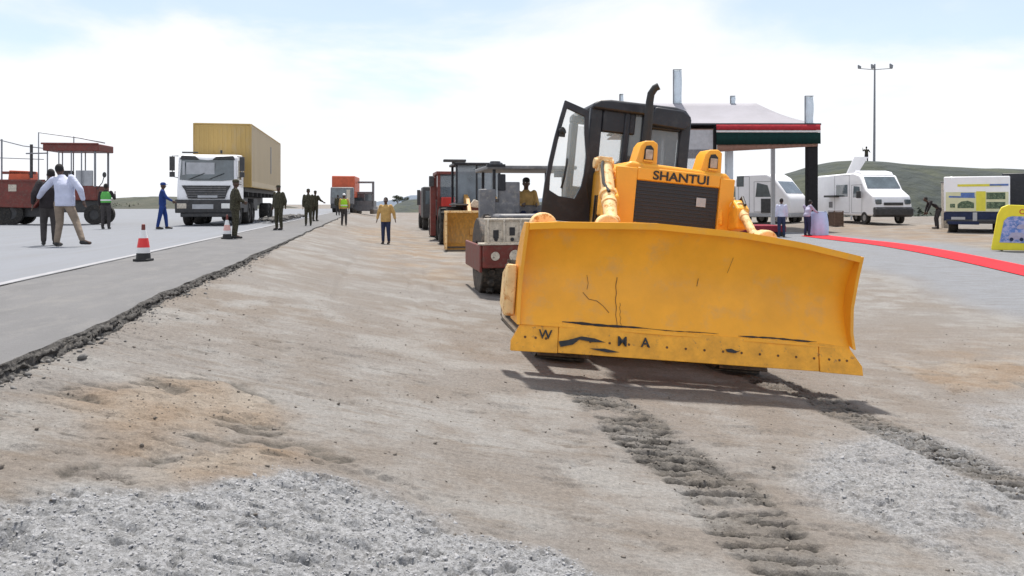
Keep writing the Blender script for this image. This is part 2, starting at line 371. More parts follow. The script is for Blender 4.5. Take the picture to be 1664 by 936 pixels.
GR_R = wpoly([(1300, 755), (1345, 712), (1440, 700), (1550, 720), (1664, 770), (1800, 800), (1800, 1000), (1640, 1000), (1580, 925), (1450, 870), (1340, 812)]); GR_S = wpoly([(1560, 662), (1720, 645), (1800, 720), (1664, 745), (1580, 712)])
APR = wpoly([(1180, 374), (1290, 378), (1430, 388), (1664, 411), (1850, 425), (1850, 560), (1664, 516), (1560, 494), (1470, 452), (1400, 436), (1300, 425), (1150, 400)])
TAN = [wpoly(p) for p in ([(-40, 690), (60, 668), (170, 640), (270, 618), (345, 618), (420, 645), (470, 668), (440, 700), (330, 712), (160, 730), (60, 780), (-40, 800)],
        [(200, 745), (330, 720), (470, 725), (550, 742), (480, 762), (260, 778)],
        [(1420, 585), (1664, 540), (1720, 620), (1560, 640)],
        [(560, 372), (640, 366), (745, 405), (770, 470), (640, 440), (600, 400)],
        [(1330, 366), (1540, 366), (1700, 400), (1600, 404), (1400, 385)])]
DAMP = wpoly([(840, 600), (1250, 610), (1430, 650), (1440, 690), (1230, 690), (900, 650)])

def grid(a, b, s, lo, hi, g):
    c = list(np.arange(a, b, s)); st = s; x = a
    left = []
    while x > lo: st *= g; x -= st; left.append(x)
    st = s; x = c[-1]; right = []
    while x < hi: st *= g; x += st; right.append(x)
    return np.array(left[::-1] + c + right)
xs = grid(-3.6, 5.6, .0145, -3000, 3000, 1.06)
ys = [-6., -3., -1., 0, 1, 1.6, 2.0]; y = 2.25
while y < 3500:
    ys.append(y); y += max(.010, y * .0026) if y < 7.6 else y * .0050 if y < 12 else (y * .012 if y < 80 else y * .05)
ys = np.array(ys)
X, Y = np.meshgrid(xs, ys); U = X * NV[0] + Y * NV[1]; V = X * DV[0] + Y * DV[1]
wx = X + fbm(X, Y, 2.2, 4, 5) * .22; wy = Y + fbm(X, Y, 2.2, 4, 15) * .35
def soft_mask(poly, wdt): return sm(-wdt, wdt, poly_sd(wx, wy, poly))
mG = np.clip(soft_mask(GR_L, .10) + (soft_mask(GR_R, .22) + soft_mask(GR_S, .25) * .7) * .8 * sm(-.25, .1, fbm(X, Y, 1.5, 3, 71) + .18), 0, 1)
mA = soft_mask(APR, .8)
mT = np.zeros_like(X)
for i, p in enumerate(TAN): mT = np.maximum(mT, soft_mask(p, .18 if i < 3 else .9))
ledge = np.exp(-((mT - .45) / .16) ** 2) * sm(.08, .2, fbm(X * .7, Y * 1.3, 3.2, 4, 66)) * sm(12, 9, Y)
ledge = np.maximum(ledge, sm(.30, .42, fbm(X * .45, Y * 1.7, 4.2, 5, 68, .6)) * sm(12, 8, Y) * .8 * sm(.1, .5, mT + .15))
mT *= np.clip(sm(-.35, .25, fbm(X, Y, 1.3, 4, 33)) + .1, 0, 1)
# caterpillar prints left in the soft ground
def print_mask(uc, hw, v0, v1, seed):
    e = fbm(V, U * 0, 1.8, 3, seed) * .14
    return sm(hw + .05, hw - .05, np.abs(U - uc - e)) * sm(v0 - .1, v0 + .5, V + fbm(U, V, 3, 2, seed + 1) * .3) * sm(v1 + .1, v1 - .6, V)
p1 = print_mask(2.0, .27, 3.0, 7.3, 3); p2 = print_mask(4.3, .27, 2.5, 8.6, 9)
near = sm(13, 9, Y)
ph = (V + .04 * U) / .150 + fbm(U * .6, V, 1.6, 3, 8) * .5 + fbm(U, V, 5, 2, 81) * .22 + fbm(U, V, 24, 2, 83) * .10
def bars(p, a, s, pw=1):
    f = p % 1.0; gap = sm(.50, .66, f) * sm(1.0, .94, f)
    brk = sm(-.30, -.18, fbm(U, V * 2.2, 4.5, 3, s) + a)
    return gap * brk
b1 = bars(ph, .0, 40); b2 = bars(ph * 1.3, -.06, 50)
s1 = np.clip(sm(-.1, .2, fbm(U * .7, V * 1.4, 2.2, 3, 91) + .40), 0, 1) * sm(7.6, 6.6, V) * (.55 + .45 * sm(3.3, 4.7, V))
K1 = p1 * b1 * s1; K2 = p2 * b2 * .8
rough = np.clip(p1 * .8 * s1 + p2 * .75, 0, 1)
Z = terr(X, Y)
Z += fbm(X, Y, .8, 4, 1) * .025 * near
Z += fbm(X * .45, Y * 1.8, 7, 5, 2, .66) * .009 * near                            # lumps drawn out across the view by grading
Z -= np.clip(fbm(X * .8, Y * 1.5, 3.5, 5, 61, .6) - .24, 0, 1) * .07 * near
Z += mT * near * (np.abs(fbm(X * .7, Y * 1.4, 2.4, 5, 21, .55)) * -.07 + .02)    # broken tan crust
Z += mG * near * (fbm(X * .8, Y * 1.2, 18, 4, 4, .7) * .016 + fbm(X, Y, 45, 2, 6) * .010 - np.clip(fbm(X * .7, Y * 1.2, 17, 4, 88, .6) - .16, 0, 1) * .10 + .006)
Z -= K1 * .055 + K2 * .035 + ledge * .022
Z += rough * near * fbm(X * .8, Y * 1.5, 20, 3, 77, .7) * .034 - rough * .012
Z -= sm(60, 300, Y) * .0 
Z = np.where((U < -2.3) & (V > -5), np.minimum(Z, .655), Z)
# long wheel ruts running towards the far end
for uc in (.9, 1.35, -.3, 3.4): Z -= sm(.10, .02, np.abs(U - uc - fbm(V, V * 0, .3, 2, 3) * .3)) * .02 * sm(9, 12, V)
Z = np.where(Y > 120, Z - .0, Z)
ny, nx = X.shape
co = np.stack([X, Y, Z], -1).reshape(-1, 3)
idx = np.arange(ny * nx).reshape(ny, nx)
fa = np.stack([idx[:-1, :-1], idx[:-1, 1:], idx[1:, 1:], idx[1:, :-1]], -1).reshape(-1, 4)
me = bpy.data.meshes.new('ground')
me.vertices.add(len(co)); me.vertices.foreach_set('co', co.astype(np.float32).ravel())
me.loops.add(fa.size); me.loops.foreach_set('vertex_index', fa.astype(np.int32).ravel())
me.polygons.add(len(fa)); me.polygons.foreach_set('loop_start', np.arange(0, fa.size, 4, dtype=np.int32)); me.polygons.foreach_set('loop_total', np.full(len(fa), 4, np.int32))
me.update(calc_edges=True)
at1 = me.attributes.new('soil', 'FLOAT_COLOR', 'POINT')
at1.data.foreach_set('color', np.stack([mG, mT, np.clip(sm(.35, .7, K1) * 1.0 + sm(.4, .8, K2) * .7 + rough * (.62 + .6 * fbm(X * .6, Y * 1.4, 9, 3, 55)) + ledge * .75, 0, 1), mA], -1).astype(np.float32).ravel())  # blue channel darkens print grooves for wall shade as well as damp soil
me.polygons.foreach_set('use_smooth', np.ones(len(fa), bool))
ground = bpy.data.objects.new('ground', me); C.objects.link(ground); tag(ground, kind='structure')

def ground_mat():
    m = bpy.data.materials.new('graded_earth'); m.use_nodes = True; nt = m.node_tree; N = nt.nodes; L = nt.links; b = N['Principled BSDF']
    tc = N.new('ShaderNodeTexCoord'); at_ = N.new('ShaderNodeAttribute'); at_.attribute_name = 'soil'
    sp = N.new('ShaderNodeSeparateColor'); L.new(at_.outputs['Color'], sp.inputs[0])
    def noise(s, d=8, r=.6, st=None):
        n = N.new('ShaderNodeTexNoise'); n.inputs['Scale'].default_value = s; n.inputs['Detail'].default_value = d; n.inputs['Roughness'].default_value = r
        if st:
            mp = N.new('ShaderNodeMapping'); mp.inputs['Scale'].default_value = st; L.new(tc.outputs['Object'], mp.inputs['Vector']); L.new(mp.outputs['Vector'], n.inputs['Vector'])
        else: L.new(tc.outputs['Object'], n.inputs['Vector'])
        return n.outputs['Fac']
    def rng_(v, a, c, o0=0., o1=1.):
        r = N.new('ShaderNodeMapRange'); r.inputs['From Min'].default_value = a; r.inputs['From Max'].default_value = c; r.inputs['To Min'].default_value = o0; r.inputs['To Max'].default_value = o1
        L.new(v, r.inputs['Value']); return r.outputs['Result']
    def mix(f, a, c, bt='MIX'):
        x = N.new('ShaderNodeMix'); x.data_type = 'RGBA'; x.blend_type = bt
        if isinstance(f, float): x.inputs[0].default_value = f
        else: L.new(f, x.inputs[0])
        for i, q in ((6, a), (7, c)):
            if isinstance(q, tuple): x.inputs[i].default_value = (*q, 1)
            else: L.new(q, x.inputs[i])
        return x.outputs[2]
    big = noise(.33, 6, .55, (1, 1.5, 1)); mid = noise(1.2, 8, .62); fin = noise(38, 6, .7); streak = noise(3.2, 9, .68, (.45, 2.6, 1))
    c = mix(rng_(big, .38, .62), (.190, .166, .144), (.203, .189, .176))
    c = mix(rng_(mid, .46, .60), c, (.245, .235, .222))
    c = mix(rng_(streak, .54, .66, 0, .6), c, (.158, .132, .108))
    far = noise(.09, 4, .5)
    c = mix(rng_(far, .45, .62, 0, .5), c, (.185, .150, .122))
    c = mix(rng_(sp.outputs['Green'], 0, 1, 0, .8), c, mix(rng_(mid, .40, .62), (.215, .158, .110), (.265, .225, .182)))
    c = mix(sp.outputs['Red'], c, mix(rng_(fin, .38, .6), (.20, .20, .20), (.30, .302, .31)))
    c = mix(rng_(sp.outputs['Blue'], .0, .9, 0, .95), c, mix(rng_(sp.outputs['Blue'], .5, .9), (.105, .097, .086), mix(rng_(fin, .4, .6), (.022, .020, .018), (.06, .054, .048))))  # near-black paints groove shade over the damp earth tone
    c = mix(rng_(at_.outputs['Alpha'], 0, 1, 0, .92), c, mix(rng_(streak, .4, .65), (.215, .225, .245), (.18, .182, .188)))
    c = mix(1.0, c, rng_(fin, .3, .7, .76, 1.24), 'MULTIPLY'); c = mix(1.0, c, rng_(noise(170, 3, .6), .3, .7, .78, 1.24), 'MULTIPLY')
    v = N.new('ShaderNodeTexVoronoi'); v.inputs['Scale'].default_value = 26; L.new(tc.outputs['Object'], v.inputs['Vector'])
    c = mix(rng_(v.outputs['Distance'], .0, .10, .35, 0.), c, (.09, .08, .07))
    L.new(c, b.inputs['Base Color']); b.inputs['Roughness'].default_value = .95; b.inputs['Specular IOR Level'].default_value = .15
    h = N.new('ShaderNodeMath'); h.operation = 'ADD'; L.new(rng_(noise(14, 10, .72), 0, 1, 0, .03), h.inputs[0]); L.new(rng_(noise(70, 6, .7), 0, 1, 0, .009), h.inputs[1])
    bp = N.new('ShaderNodeBump'); bp.inputs['Distance'].default_value = 1; bp.inputs['Strength'].default_value = .8; L.new(h.outputs[0], bp.inputs['Height']); L.new(bp.outputs['Normal'], b.inputs['Normal'])
    return m
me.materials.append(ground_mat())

# height lookup on the finished ground
def zat(x, y):
    i = np.clip(np.searchsorted(xs, x) - 1, 0, nx - 2); j = np.clip(np.searchsorted(ys, y) - 1, 0, ny - 2)
    fx = (x - xs[i]) / (xs[i + 1] - xs[i]); fy = (y - ys[j]) / (ys[j + 1] - ys[j])
    return (Z[j, i] * (1 - fx) + Z[j, i + 1] * fx) * (1 - fy) + (Z[j + 1, i] * (1 - fx) + Z[j + 1, i + 1] * fx) * fy
# loose crushed stone
t_ = (1 + 5 ** .5) / 2
ICO = np.array([(-1, t_, 0), (1, t_, 0), (-1, -t_, 0), (1, -t_, 0), (0, -1, t_), (0, 1, t_), (0, -1, -t_), (0, 1, -t_), (t_, 0, -1), (t_, 0, 1), (-t_, 0, -1), (-t_, 0, 1)]) / 1.9
ICF = np.array([(0, 11, 5), (0, 5, 1), (0, 1, 7), (0, 7, 10), (0, 10, 11), (1, 5, 9), (5, 11, 4), (11, 10, 2), (10, 7, 6), (7, 1, 8), (3, 9, 4), (3, 4, 2), (3, 2, 6), (3, 6, 8), (3, 8, 9), (4, 9, 5), (2, 4, 11), (6, 2, 10), (8, 6, 7), (9, 8, 1)])
def stones(name, x, y, r, m, sink=.25):
    n = len(x); z = zat(x, y)
    s = rng.uniform(.6, 1.3, (n, 1, 3)) * r[:, None, None]; s[:, :, 2] *= .7
    v = ICO[None] * rng.uniform(.72, 1.2, (n, 12, 1)) * s
    a = rng.uniform(0, 6.28, n); ca, sa = np.cos(a)[:, None], np.sin(a)[:, None]
    vx = v[..., 0] * ca - v[..., 1] * sa; vy = v[..., 0] * sa + v[..., 1] * ca
    tl = rng.uniform(-.5, .5, (n, 1)); vz = v[..., 2] + vx * tl
    co = np.stack([vx + x[:, None], vy + y[:, None], vz + (z + r * sink)[:, None]], -1).reshape(-1, 3)
    f = (ICF[None] + (np.arange(n) * 12)[:, None, None]).reshape(-1, 3)
    q = bpy.data.meshes.new(name); q.vertices.add(len(co)); q.vertices.foreach_set('co', co.astype(np.float32).ravel())
    q.loops.add(f.size); q.loops.foreach_set('vertex_index', f.astype(np.int32).ravel()); q.polygons.add(len(f))
    q.polygons.foreach_set('loop_start', np.arange(0, f.size, 3, dtype=np.int32)); q.polygons.foreach_set('loop_total', np.full(len(f), 3, np.int32)); q.update(calc_edges=True)
    q.materials.append(m); o = bpy.data.objects.new(name, q); C.objects.link(o); return o
def scatter(n, x0, x1, y0, y1, keep):
    x = rng.uniform(x0, x1, n); y = rng.uniform(y0, y1, n); k = keep(x, y); return x[k], y[k]
def mask_at(A, x, y):
    i = np.clip(np.searchsorted(xs, x) - 1, 0, nx - 1); j = np.clip(np.searchsorted(ys, y) - 1, 0, ny - 1); return A[j, i]
sx, sy = scatter(190000, -3.6, 5.6, 2.3, 7.5, lambda x, y: (mask_at(mG, x, y) ** 2 * np.where(x > 1.4, .35, .8) > rng.uniform(0, 1, len(x))) & (np.abs(x) < y * .75))
r_ = rng.gamma(1.7, .0015, len(sx)) + .0020
M['stone'] = mat('crushed_stone', (.32, .32, .328), .9, var=.35, scale=30, col2=(.15, .145, .14), thr=(.55, .65), bump=.002, bscale=200)
tag(stones('gravel', sx, sy, r_, M['stone'], .0), 'crushed pale grey stone spread over the earth in the foreground', 'gravel', kind='stuff')
sx, sy = scatter(2600, -3.2, 9, 2.3, 14, lambda x, y: (mask_at(mG, x, y) < .3) & (x * NV[0] + y * NV[1] > -1.9) & (rng.uniform(0, 1, len(x)) < .35 + .4 * mask_at(rough, x, y) + .3 * mask_at(mT, x, y)))
r_ = rng.gamma(1.8, .0022, len(sx)) + .0025
M['clod'] = mat('earth_clod', (.155, .135, .115), .95, var=.5, scale=20, bump=.003, bscale=150)
gx, gy = scatter(60000, -3.6, 5.6, 2.3, 9, lambda x, y: (x * NV[0] + y * NV[1] > -1.9) & (rng.uniform(0, 1, len(x)) < .045 + .5 * mask_at(rough, x, y) + .2 * mask_at(mT, x, y)))
sx = np.concatenate([sx, gx]); sy = np.concatenate([sy, gy]); r_ = np.concatenate([r_, rng.gamma(1.5, .0016, len(gx)) + .0016 + .003 * mask_at(rough, gx, gy)])
tag(stones('earth_clods', sx, sy, r_, M['clod'], .3), 'small brown clods of earth scattered over the graded ground', 'earth clods', kind='stuff')

# ------------------------------------------------------------ road, shoulder, line
def uv(u, v): return NV[0] * u + DV[0] * v, NV[1] * u + DV[1] * v
def sheet(name, us, vs, zf, m, uf=None):
    U_, V_ = np.meshgrid(us, vs); A_ = U_
    if uf is not None: U_ = uf(U_, V_)
    x = U_ * NV[0] + V_ * DV[0]; y = U_ * NV[1] + V_ * DV[1]; z = zf(A_ if name == 'shoulder_edge' else U_, V_)
    nr, nc = U_.shape; co = np.stack([x, y, z], -1).reshape(-1, 3); i = np.arange(nr * nc).reshape(nr, nc)
    f = np.stack([i[:-1, :-1], i[:-1, 1:], i[1:, 1:], i[1:, :-1]], -1).reshape(-1, 4)
    q = bpy.data.meshes.new(name); q.from_pydata(co.tolist(), [], f.tolist()); q.materials.append(M[m]); q.polygons.foreach_set('use_smooth', np.ones(len(f), bool)); q.update()
    o = bpy.data.objects.new(name, q); C.objects.link(o); return o
M['road'] = mat('pale_road_surface', (.182, .192, .214), .85, var=.09, scale=1.3, col2=(.172, .176, .188), thr=(.50, .68), bump=.004, bscale=60, stretch=(1.2, .10, 1), rot=R(-10.1))
M['shoulder'] = mat('shoulder_surfacing', (.130, .128, .130), .9, var=.16, scale=1.6, col2=(.158, .153, .15), thr=(.5, .68), bump=.008, bscale=60, stretch=(1.1, .45, 1), rot=R(-10.1))
M['brokenedge'] = mat('broken_asphalt_edge', (.050, .047, .044), .95, var=.5, scale=18, col2=(.12, .112, .104), thr=(.50, .62), bump=.03, bscale=24)
M['line'] = mat('worn_white_line', (.30, .30, .315), .8, var=.15, scale=5, col2=(.205, .21, .228), thr=(.52, .72), bump=.002)
vfar = np.concatenate([np.arange(-3, 12, .1), np.arange(12, 60, .5), np.arange(60, 175, 5)])
edge_u = lambda v: -2.10 + fbm(v, v * 0, .45, 2, 4) * .10 + fbm(v, v * 0, 2.0, 4, 14, .65) * .040
nar = lambda U_, V_: U_
def clipfar(U_, V_): return U_
rd = sheet('road', [-75, -40, -20, -10, -6, -4.12], vfar, lambda a, b: SZ + a * 0, 'road'); tag(rd, kind='structure')
vs_ = np.concatenate([np.arange(2, 14, .03), np.arange(14, 60, .3), np.arange(60, 175, 5)])
sh = sheet('shoulder', np.linspace(0, 1, 12), vs_, lambda a, b: SZ + .004 + fbm(a, b, 1.2, 3, 2) * .006 - .012 * sm(-4.0, -4.12, a) - sm(-2.35, -2.08, a) * .018, 'shoulder', uf=lambda a, b: -4.12 + (edge_u(b) + 4.12) * a)
tag(sh, kind='structure')
# crumbling drop at the edge of the shoulder
def eu(a, b):
    return edge_u(b) + a * (.085 - .04 * sm(8, 25, b)) + fbm(a * 5, b, 7, 4, 31, .65) * .04 * np.sin(np.pi * np.clip(a, 0, 1)) + fbm(a * 3, b, 1.8, 3, 35) * .06 * a
def ez(a, b):
    return SZ - .006 - (.125 - .07 * sm(10, 26, b)) * np.clip(a, 0, 1) ** 1.1 + fbm(a * 6, b, 9, 4, 37, .6) * (.05 - .03 * sm(8, 25, b)) * np.sin(np.pi * np.clip(a, 0, 1))
ed = sheet('shoulder_edge', np.linspace(0, 1, 14), np.concatenate([np.arange(2, 14, .016), np.arange(14, 60, .2), np.arange(60, 175, 5)]), ez, 'brokenedge', uf=eu); tag(ed, kind='structure')
ln = sheet('road_line', [-4.27, -4.20, -4.14], vfar, lambda a, b: SZ + .004 + a * 0, 'line', uf=lambda a, b: a + fbm(b, a, .8, 2, 5) * .02); tag(ln, kind='structure')
# loose lumps fallen from the shoulder edge
n_ = 700; vv = 3.2 + 14 * rng.uniform(0, 1, n_) ** 1.5; uu = edge_u(vv) + .03 + rng.gamma(2.2, .035, n_) 
sx, sy = uv(uu, vv); r_ = rng.gamma(1.3, .0045, n_) + .003
M['lump'] = mat('asphalt_lump', (.14, .135, .13), .95, var=.4, scale=20, bump=.004, bscale=90)
tag(stones('asphalt_rubble', sx, sy, r_, M['lump'], .3), 'dark broken lumps fallen along the edge of the shoulder', 'rubble', kind='stuff')

# ------------------------------------------------------------ hills
M['hilll'] = mat('scrub_hillside', (.060, .060, .042), .95, var=.35, scale=.08, col2=(.035, .043, .030), thr=(.42, .6), bump=.4, bscale=.6)
M['hillr'] = mat('grey_green_embankment', (.032, .041, .038), .95, var=.35, scale=.10, col2=(.050, .058, .036), thr=(.46, .6), bump=.4, bscale=.8)
M['hillf'] = mat('haze_blue_hill', (.11, .14, .185), .95, var=.2, scale=.01, col2=(.10, .13, .15), thr=(.5, .7))  # blue of the far haze mixed into the hill colour
def hill(name, prof, Y0, depth, m, rows=14, seed=0, foot=0.0, rough_=.5):
    """prof: (X, crest z). a ridge with real depth: rises from Y0, crest mid, falls behind"""
    X0, X1 = prof[0][0], prof[-1][0]; n = 160; xs_ = np.linspace(X0, X1, n); cz = np.interp(xs_, [p[0] for p in prof], [p[1] for p in prof])
    cz = np.convolve(np.pad(cz, 4, 'edge'), np.ones(9) / 9, 'valid')
    vs = []; t = np.linspace(0, 1, rows * 2)
    prof_t = np.where(t < .4, np.sin(t / .4 * np.pi / 2) ** 1.1, np.cos((t - .4) / .6 * np.pi / 2))
    Xg, Tg = np.meshgrid(xs_, t); Hg = foot + (cz[None] - foot) * prof_t[:, None]
    Yg = Y0 + Tg * depth + fbm(Xg, Tg * 0, .03, 2, seed) * depth * .2
    Hg = Hg + fbm(Xg, Yg, .12, 4, seed + 3) * rough_ * np.clip(prof_t[:, None] * (1.2 - prof_t[:, None]) * 4, 0, 1)
    co = np.stack([Xg, Yg, Hg - .3], -1).reshape(-1, 3); nr, nc = Xg.shape; i = np.arange(nr * nc).reshape(nr, nc)
    f = np.stack([i[:-1, :-1], i[:-1, 1:], i[1:, 1:], i[1:, :-1]], -1).reshape(-1, 4)
    q = bpy.data.meshes.new(name); q.from_pydata(co.tolist(), [], f.tolist()); q.materials.append(M[m]); q.polygons.foreach_set('use_smooth', np.ones(len(f), bool))
    o = bpy.data.objects.new(name, q); C.objects.link(o); tag(o, kind='structure'); return o, (xs_, cz)
def cr(lst, Y): return [((p - 832) / F * Y, HC - (q - 332) / F * Y + .3) for p, q in lst]
hill('hill', cr([(-300, 322), (-100, 326), (60, 325), (150, 327), (200, 321), (240, 322), (290, 320), (350, 325), (420, 331), (455, 336), (475, 346), (500, 350)], 190), 165, 60, 'hilll', seed=3, foot=.4, rough_=.6)
hR, cR = hill('embankment', cr([(1080, 330), (1120, 318), (1180, 304), (1235, 296), (1290, 280), (1330, 264), (1390, 262), (1440, 268), (1520, 273), (1600, 276), (1720, 280), (2000, 282), (2200, 290)], 74), 62, 32, 'hillr', seed=8, foot=.3, rough_=.35)
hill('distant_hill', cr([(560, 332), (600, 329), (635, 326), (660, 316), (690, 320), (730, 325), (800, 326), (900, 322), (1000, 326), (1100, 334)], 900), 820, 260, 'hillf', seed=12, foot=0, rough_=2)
hill('spoil_mound', cr([(655, 333), (672, 325), (700, 324), (740, 326), (800, 327), (900, 330), (950, 334)], 170), 150, 40, 'greymound' if 'greymound' in M else 'hillr', seed=15, foot=.05, rough_=.5)
# scrub on the hills
def leaves(mb, c, r, n, s):
    for _ in range(n):
        d = Vector((random.gauss(0, 1), random.gauss(0, 1), random.gauss(0, .8))).normalized() * (random.random() ** .5)
        p = Vector(c) + Vector((d.x * r[0], d.y * r[1], d.z * r[2])); a = Vector((random.uniform(-1, 1), random.uniform(-1, 1), random.uniform(-1, 1))).normalized(); b_ = a.cross(Vector((random.random(), random.random(), 1))).normalized()
        q = s * random.uniform(.6, 1.4); mb.add([p - a * q, p + b_ * q * .6, p + a * q, p - b_ * q * .6], [(0, 1, 2, 3)])
sc_ = MB()
for _ in range(90):
    x = random.uniform(-150, -52); leaves(sc_, (x, random.uniform(168, 188), random.uniform(1.0, 2.2)), (1.8, 1.6, .5), 16, .26)
for _ in range(170):
    x = random.uniform(26, 62); y_ = random.uniform(60, 66); leaves(sc_, (x, y_, .5 + (y_ - 60) * .3), (.9, .9, .5), 24, .16)
tag(sc_.build('scrub', 'leaf', fix=False), 'low dark green scrub growing along the foot of the hills', 'scrub', kind='stuff')
def tree(px, Y, zb, h, w, label):
    p = at(px, 332, Y); t = thing('tree', label, 'tree', (p.x, Y, zb))
    tr = MB().tube([(0, 0, 0), (.05 * h, 0, h * .3), (.02 * h, 0, h * .6)], [h * .04, h * .03, h * .015]); 
    for k in range(5):
        a = k * 1.3; tr.tube([(.04 * h, 0, h * (.3 + .05 * k)), (math.cos(a) * w * .35, math.sin(a) * w * .35, h * .75)], [h * .015, h * .006], 6)
    tr.build('trunk', 'bark', t); cw = MB()
    for k in range(10):
        a = random.uniform(0, 6.28); leaves(cw, (math.cos(a) * w * .3, math.sin(a) * w * .3, h * random.uniform(.55, .9)), (w * .25, w * .25, h * .12), 60, h * .045)
    cw.build('crown', 'leaf', t, fix=False)
tree(645, 330, .0, 5.4, 4.5, 'small dark tree on the skyline beside the distant hill')
tree(656, 360, .0, 5.0, 5, 'low spreading tree on the skyline just right of the other')
#tree(1500, 57, .45, 2.4, 2.2, 'grey-green bush in front of the embankment beside the leaning person')
#__PART3__
# ------------------------------------------------------------ bulldozer
mt = Matrix.Translation((1.669, 7.844, -.185)) @ Matrix.Rotation(R(8), 4, 'Z') @ Matrix.Rotation(R(5.5), 4, 'Y')
D = thing('bulldozer', 'big yellow crawler bulldozer with wide raised blade and open black cab door', 'bulldozer', None, mtx=mt)
# moldboard: curved plate with a slightly crowned top
def top_z(x): return float(np.interp(x, [-1.7, -1.4, -.45, .45, 1.1, 1.7], [1.44, 1.48, 1.555, 1.55, 1.50, 1.42]))
def mold(xr, n, thick):
    b = MB(); xs2 = np.linspace(-xr, xr, n); m_ = 18; vs = []
    for side in (0, 1):
        for x in xs2:
            for j in range(m_ + 1):
                s = j / m_; z = .50 + (top_z(x) - .50) * s
                y = -.10 + .22 * math.sin(math.pi * min(s * .93 + .02, 1)) ** .9 + (-.02 if s > .95 else 0) + .006 * math.sin(x * 5.1 + s * 4) * (s < .95)
                vs.append((x, y + thick * side, z))
    b.v = vs; K = n * (m_ + 1)
    for i in range(n - 1):
        for j in range(m_):
            a = i * (m_ + 1) + j; q = (a, a + m_ + 1, a + m_ + 2, a + 1); b.f.append(q); b.f.append(tuple(K + t for t in q[::-1]))
    for i in range(n - 1):
        for j in (0, m_): a = i * (m_ + 1) + j; b.f.append((a, a + m_ + 1, K + a + m_ + 1, K + a))
    for i in (0, n - 1):
        for j in range(m_): a = i * (m_ + 1) + j; b.f.append((a, a + 1, K + a + 1, K + a))
    return b
bl = mold(1.68, 44, .045).build('blade', 'blade', D, smooth=True)
e = MB()
for sx in (-1, 1):          # curved end plates
    prof = [(-.13, .50), (.06, .56), (.13, .8), (.135, 1.1), (.09, 1.3), (-.02, top_z(sx * 1.7) + .01), (-.13, top_z(sx * 1.7) + .01), (-.075, 1.2), (-.03, .9), (-.06, .66)] if sx > 0 else \
           [(-.14, .50), (.30, .50), (.34, .75), (.30, 1.1), (.16, 1.35), (.0, 1.46), (-.12, 1.46), (-.07, 1.2), (-.03, .9), (-.06, .66)]
    e.prism(prof, 'x', sx * 1.68, sx * 1.715)
e.each('end_plate', 'yellow', bl, bevel=.006)
w_ = MB().prism([(.02, .55), (.36, .62), (.36, .95), (.10, 1.05)], 'x', -1.83, -1.72)
w_.build('side_gusset', 'sunlit', bl, bevel=.02)
# top rail and ribs on the back
rb = MB()
for i in range(24):
    x0 = -1.68 + i * .14; x1 = x0 + .14
    z0, z1 = top_z(x0), top_z(x1); rb.add([(x0, -.115, z0 - .05), (x1, -.115, z1 - .05), (x1, -.125, z1 + .012), (x0, -.125, z0 + .012), (x0, .0, z0 - .05), (x1, .0, z1 - .05), (x1, .0, z1 + .012), (x0, .0, z0 + .012)],
        [(0, 1, 2, 3), (7, 6, 5, 4), (3, 2, 6, 7), (0, 4, 5, 1)] + ([(0, 3, 7, 4)] if i == 0 else []) + ([(1, 5, 6, 2)] if i == 23 else []))
rb.build('top_rail', 'blade', bl, smooth=True)
rb = MB()
for x in (-1.2, -.5, .5, 1.2): rb.prism([(.17, .52), (.30, .55), (.32, .9), (.26, 1.3), (.08, 1.4), (.18, 1.0)], 'x', x - .03, x + .03)
rb.box(-1.6, 1.6, .17, .30, .52, .64); rb.each('back_rib', 'yellow', bl)
# cutting edge, end bits, bolts
def edge_plate(x0, x1, y=-.135): return MB().prism([(y, .262), (y + .045, .262), (y + .12, .525), (y + .065, .53)], 'x', x0, x1)
ce = edge_plate(-1.30, 1.34).build('cutting_edge', 'edge', D, bevel=.006)
for sx, x0, x1, fl in ((-1, -1.30, -1.66, -1.75), (1, 1.345, 1.67, 1.81)):
    b = MB(); yy = -.14
    P = [(x0 + .004 * sx, .258), (fl, .252 if sx < 0 else .25), (fl + (.0 if sx < 0 else -.005), .34), (x1, .515), (x0 + .004 * sx, .535)]
    b.add([(x, yy + (z - .25) * .26, z) for x, z in P] + [(x, yy + .05 + (z - .25) * .26, z) for x, z in P], [tuple(range(5)), tuple(range(9, 4, -1))] + [(i, 5 + i, 5 + (i + 1) % 5, (i + 1) % 5) for i in range(5)])
    b.build('end_bit', 'edge', D, bevel=.006)
bo = MB()
for x in list(np.arange(-1.18, 1.3, .19)) + [-1.62, -1.52, -1.42, 1.45, 1.56, 1.64]:
    z = .385; y = -.135 + (z - .262) * .27; bo.cyl((x, y + .01, z), (x, y - .008, z), .012, n=8)
bo.each('edge_bolt', 'rust', ce)
# seam above the edge, rust scratches, black scuffs and stencilled marks
sc2 = MB()
def strip(pts, w, off=-.006):
    for (a, b) in zip(pts[:-1], pts[1:]):
        a = Vector((a[0], blade_y(a[1], a[0]) + off, a[1])); b2 = Vector((b[0], blade_y(b[1], b[0]) + off, b[1])); d = (b2 - a).normalized(); n = d.cross(Vector((0, 1, 0))) * w
        sc2.add([a - n, a + n, b2 + n, b2 - n], [(0, 1, 2, 3)])
def blade_y(z, x=0):
    s = (z - .50) / (top_z(x) - .50); s = max(s, 0)
    return -.10 + .22 * math.sin(math.pi * min(s * .93 + .02, 1)) ** .9 + .006 * math.sin(x * 5.1 + s * 4) if z > .5 else -.10 + (z - .5) * .3
strip([(-.73 + .004 * math.sin(k), .54 + .022 * k) for k in range(22)], .0035)
strip([(-.69 + .006 * math.sin(k * 2), .54 + .02 * k) for k in range(12)], .0022)
strip([(-.80, .66), (-.86, .72), (-.92, .76), (-1.0, .77), (-1.06, .83)], .003)
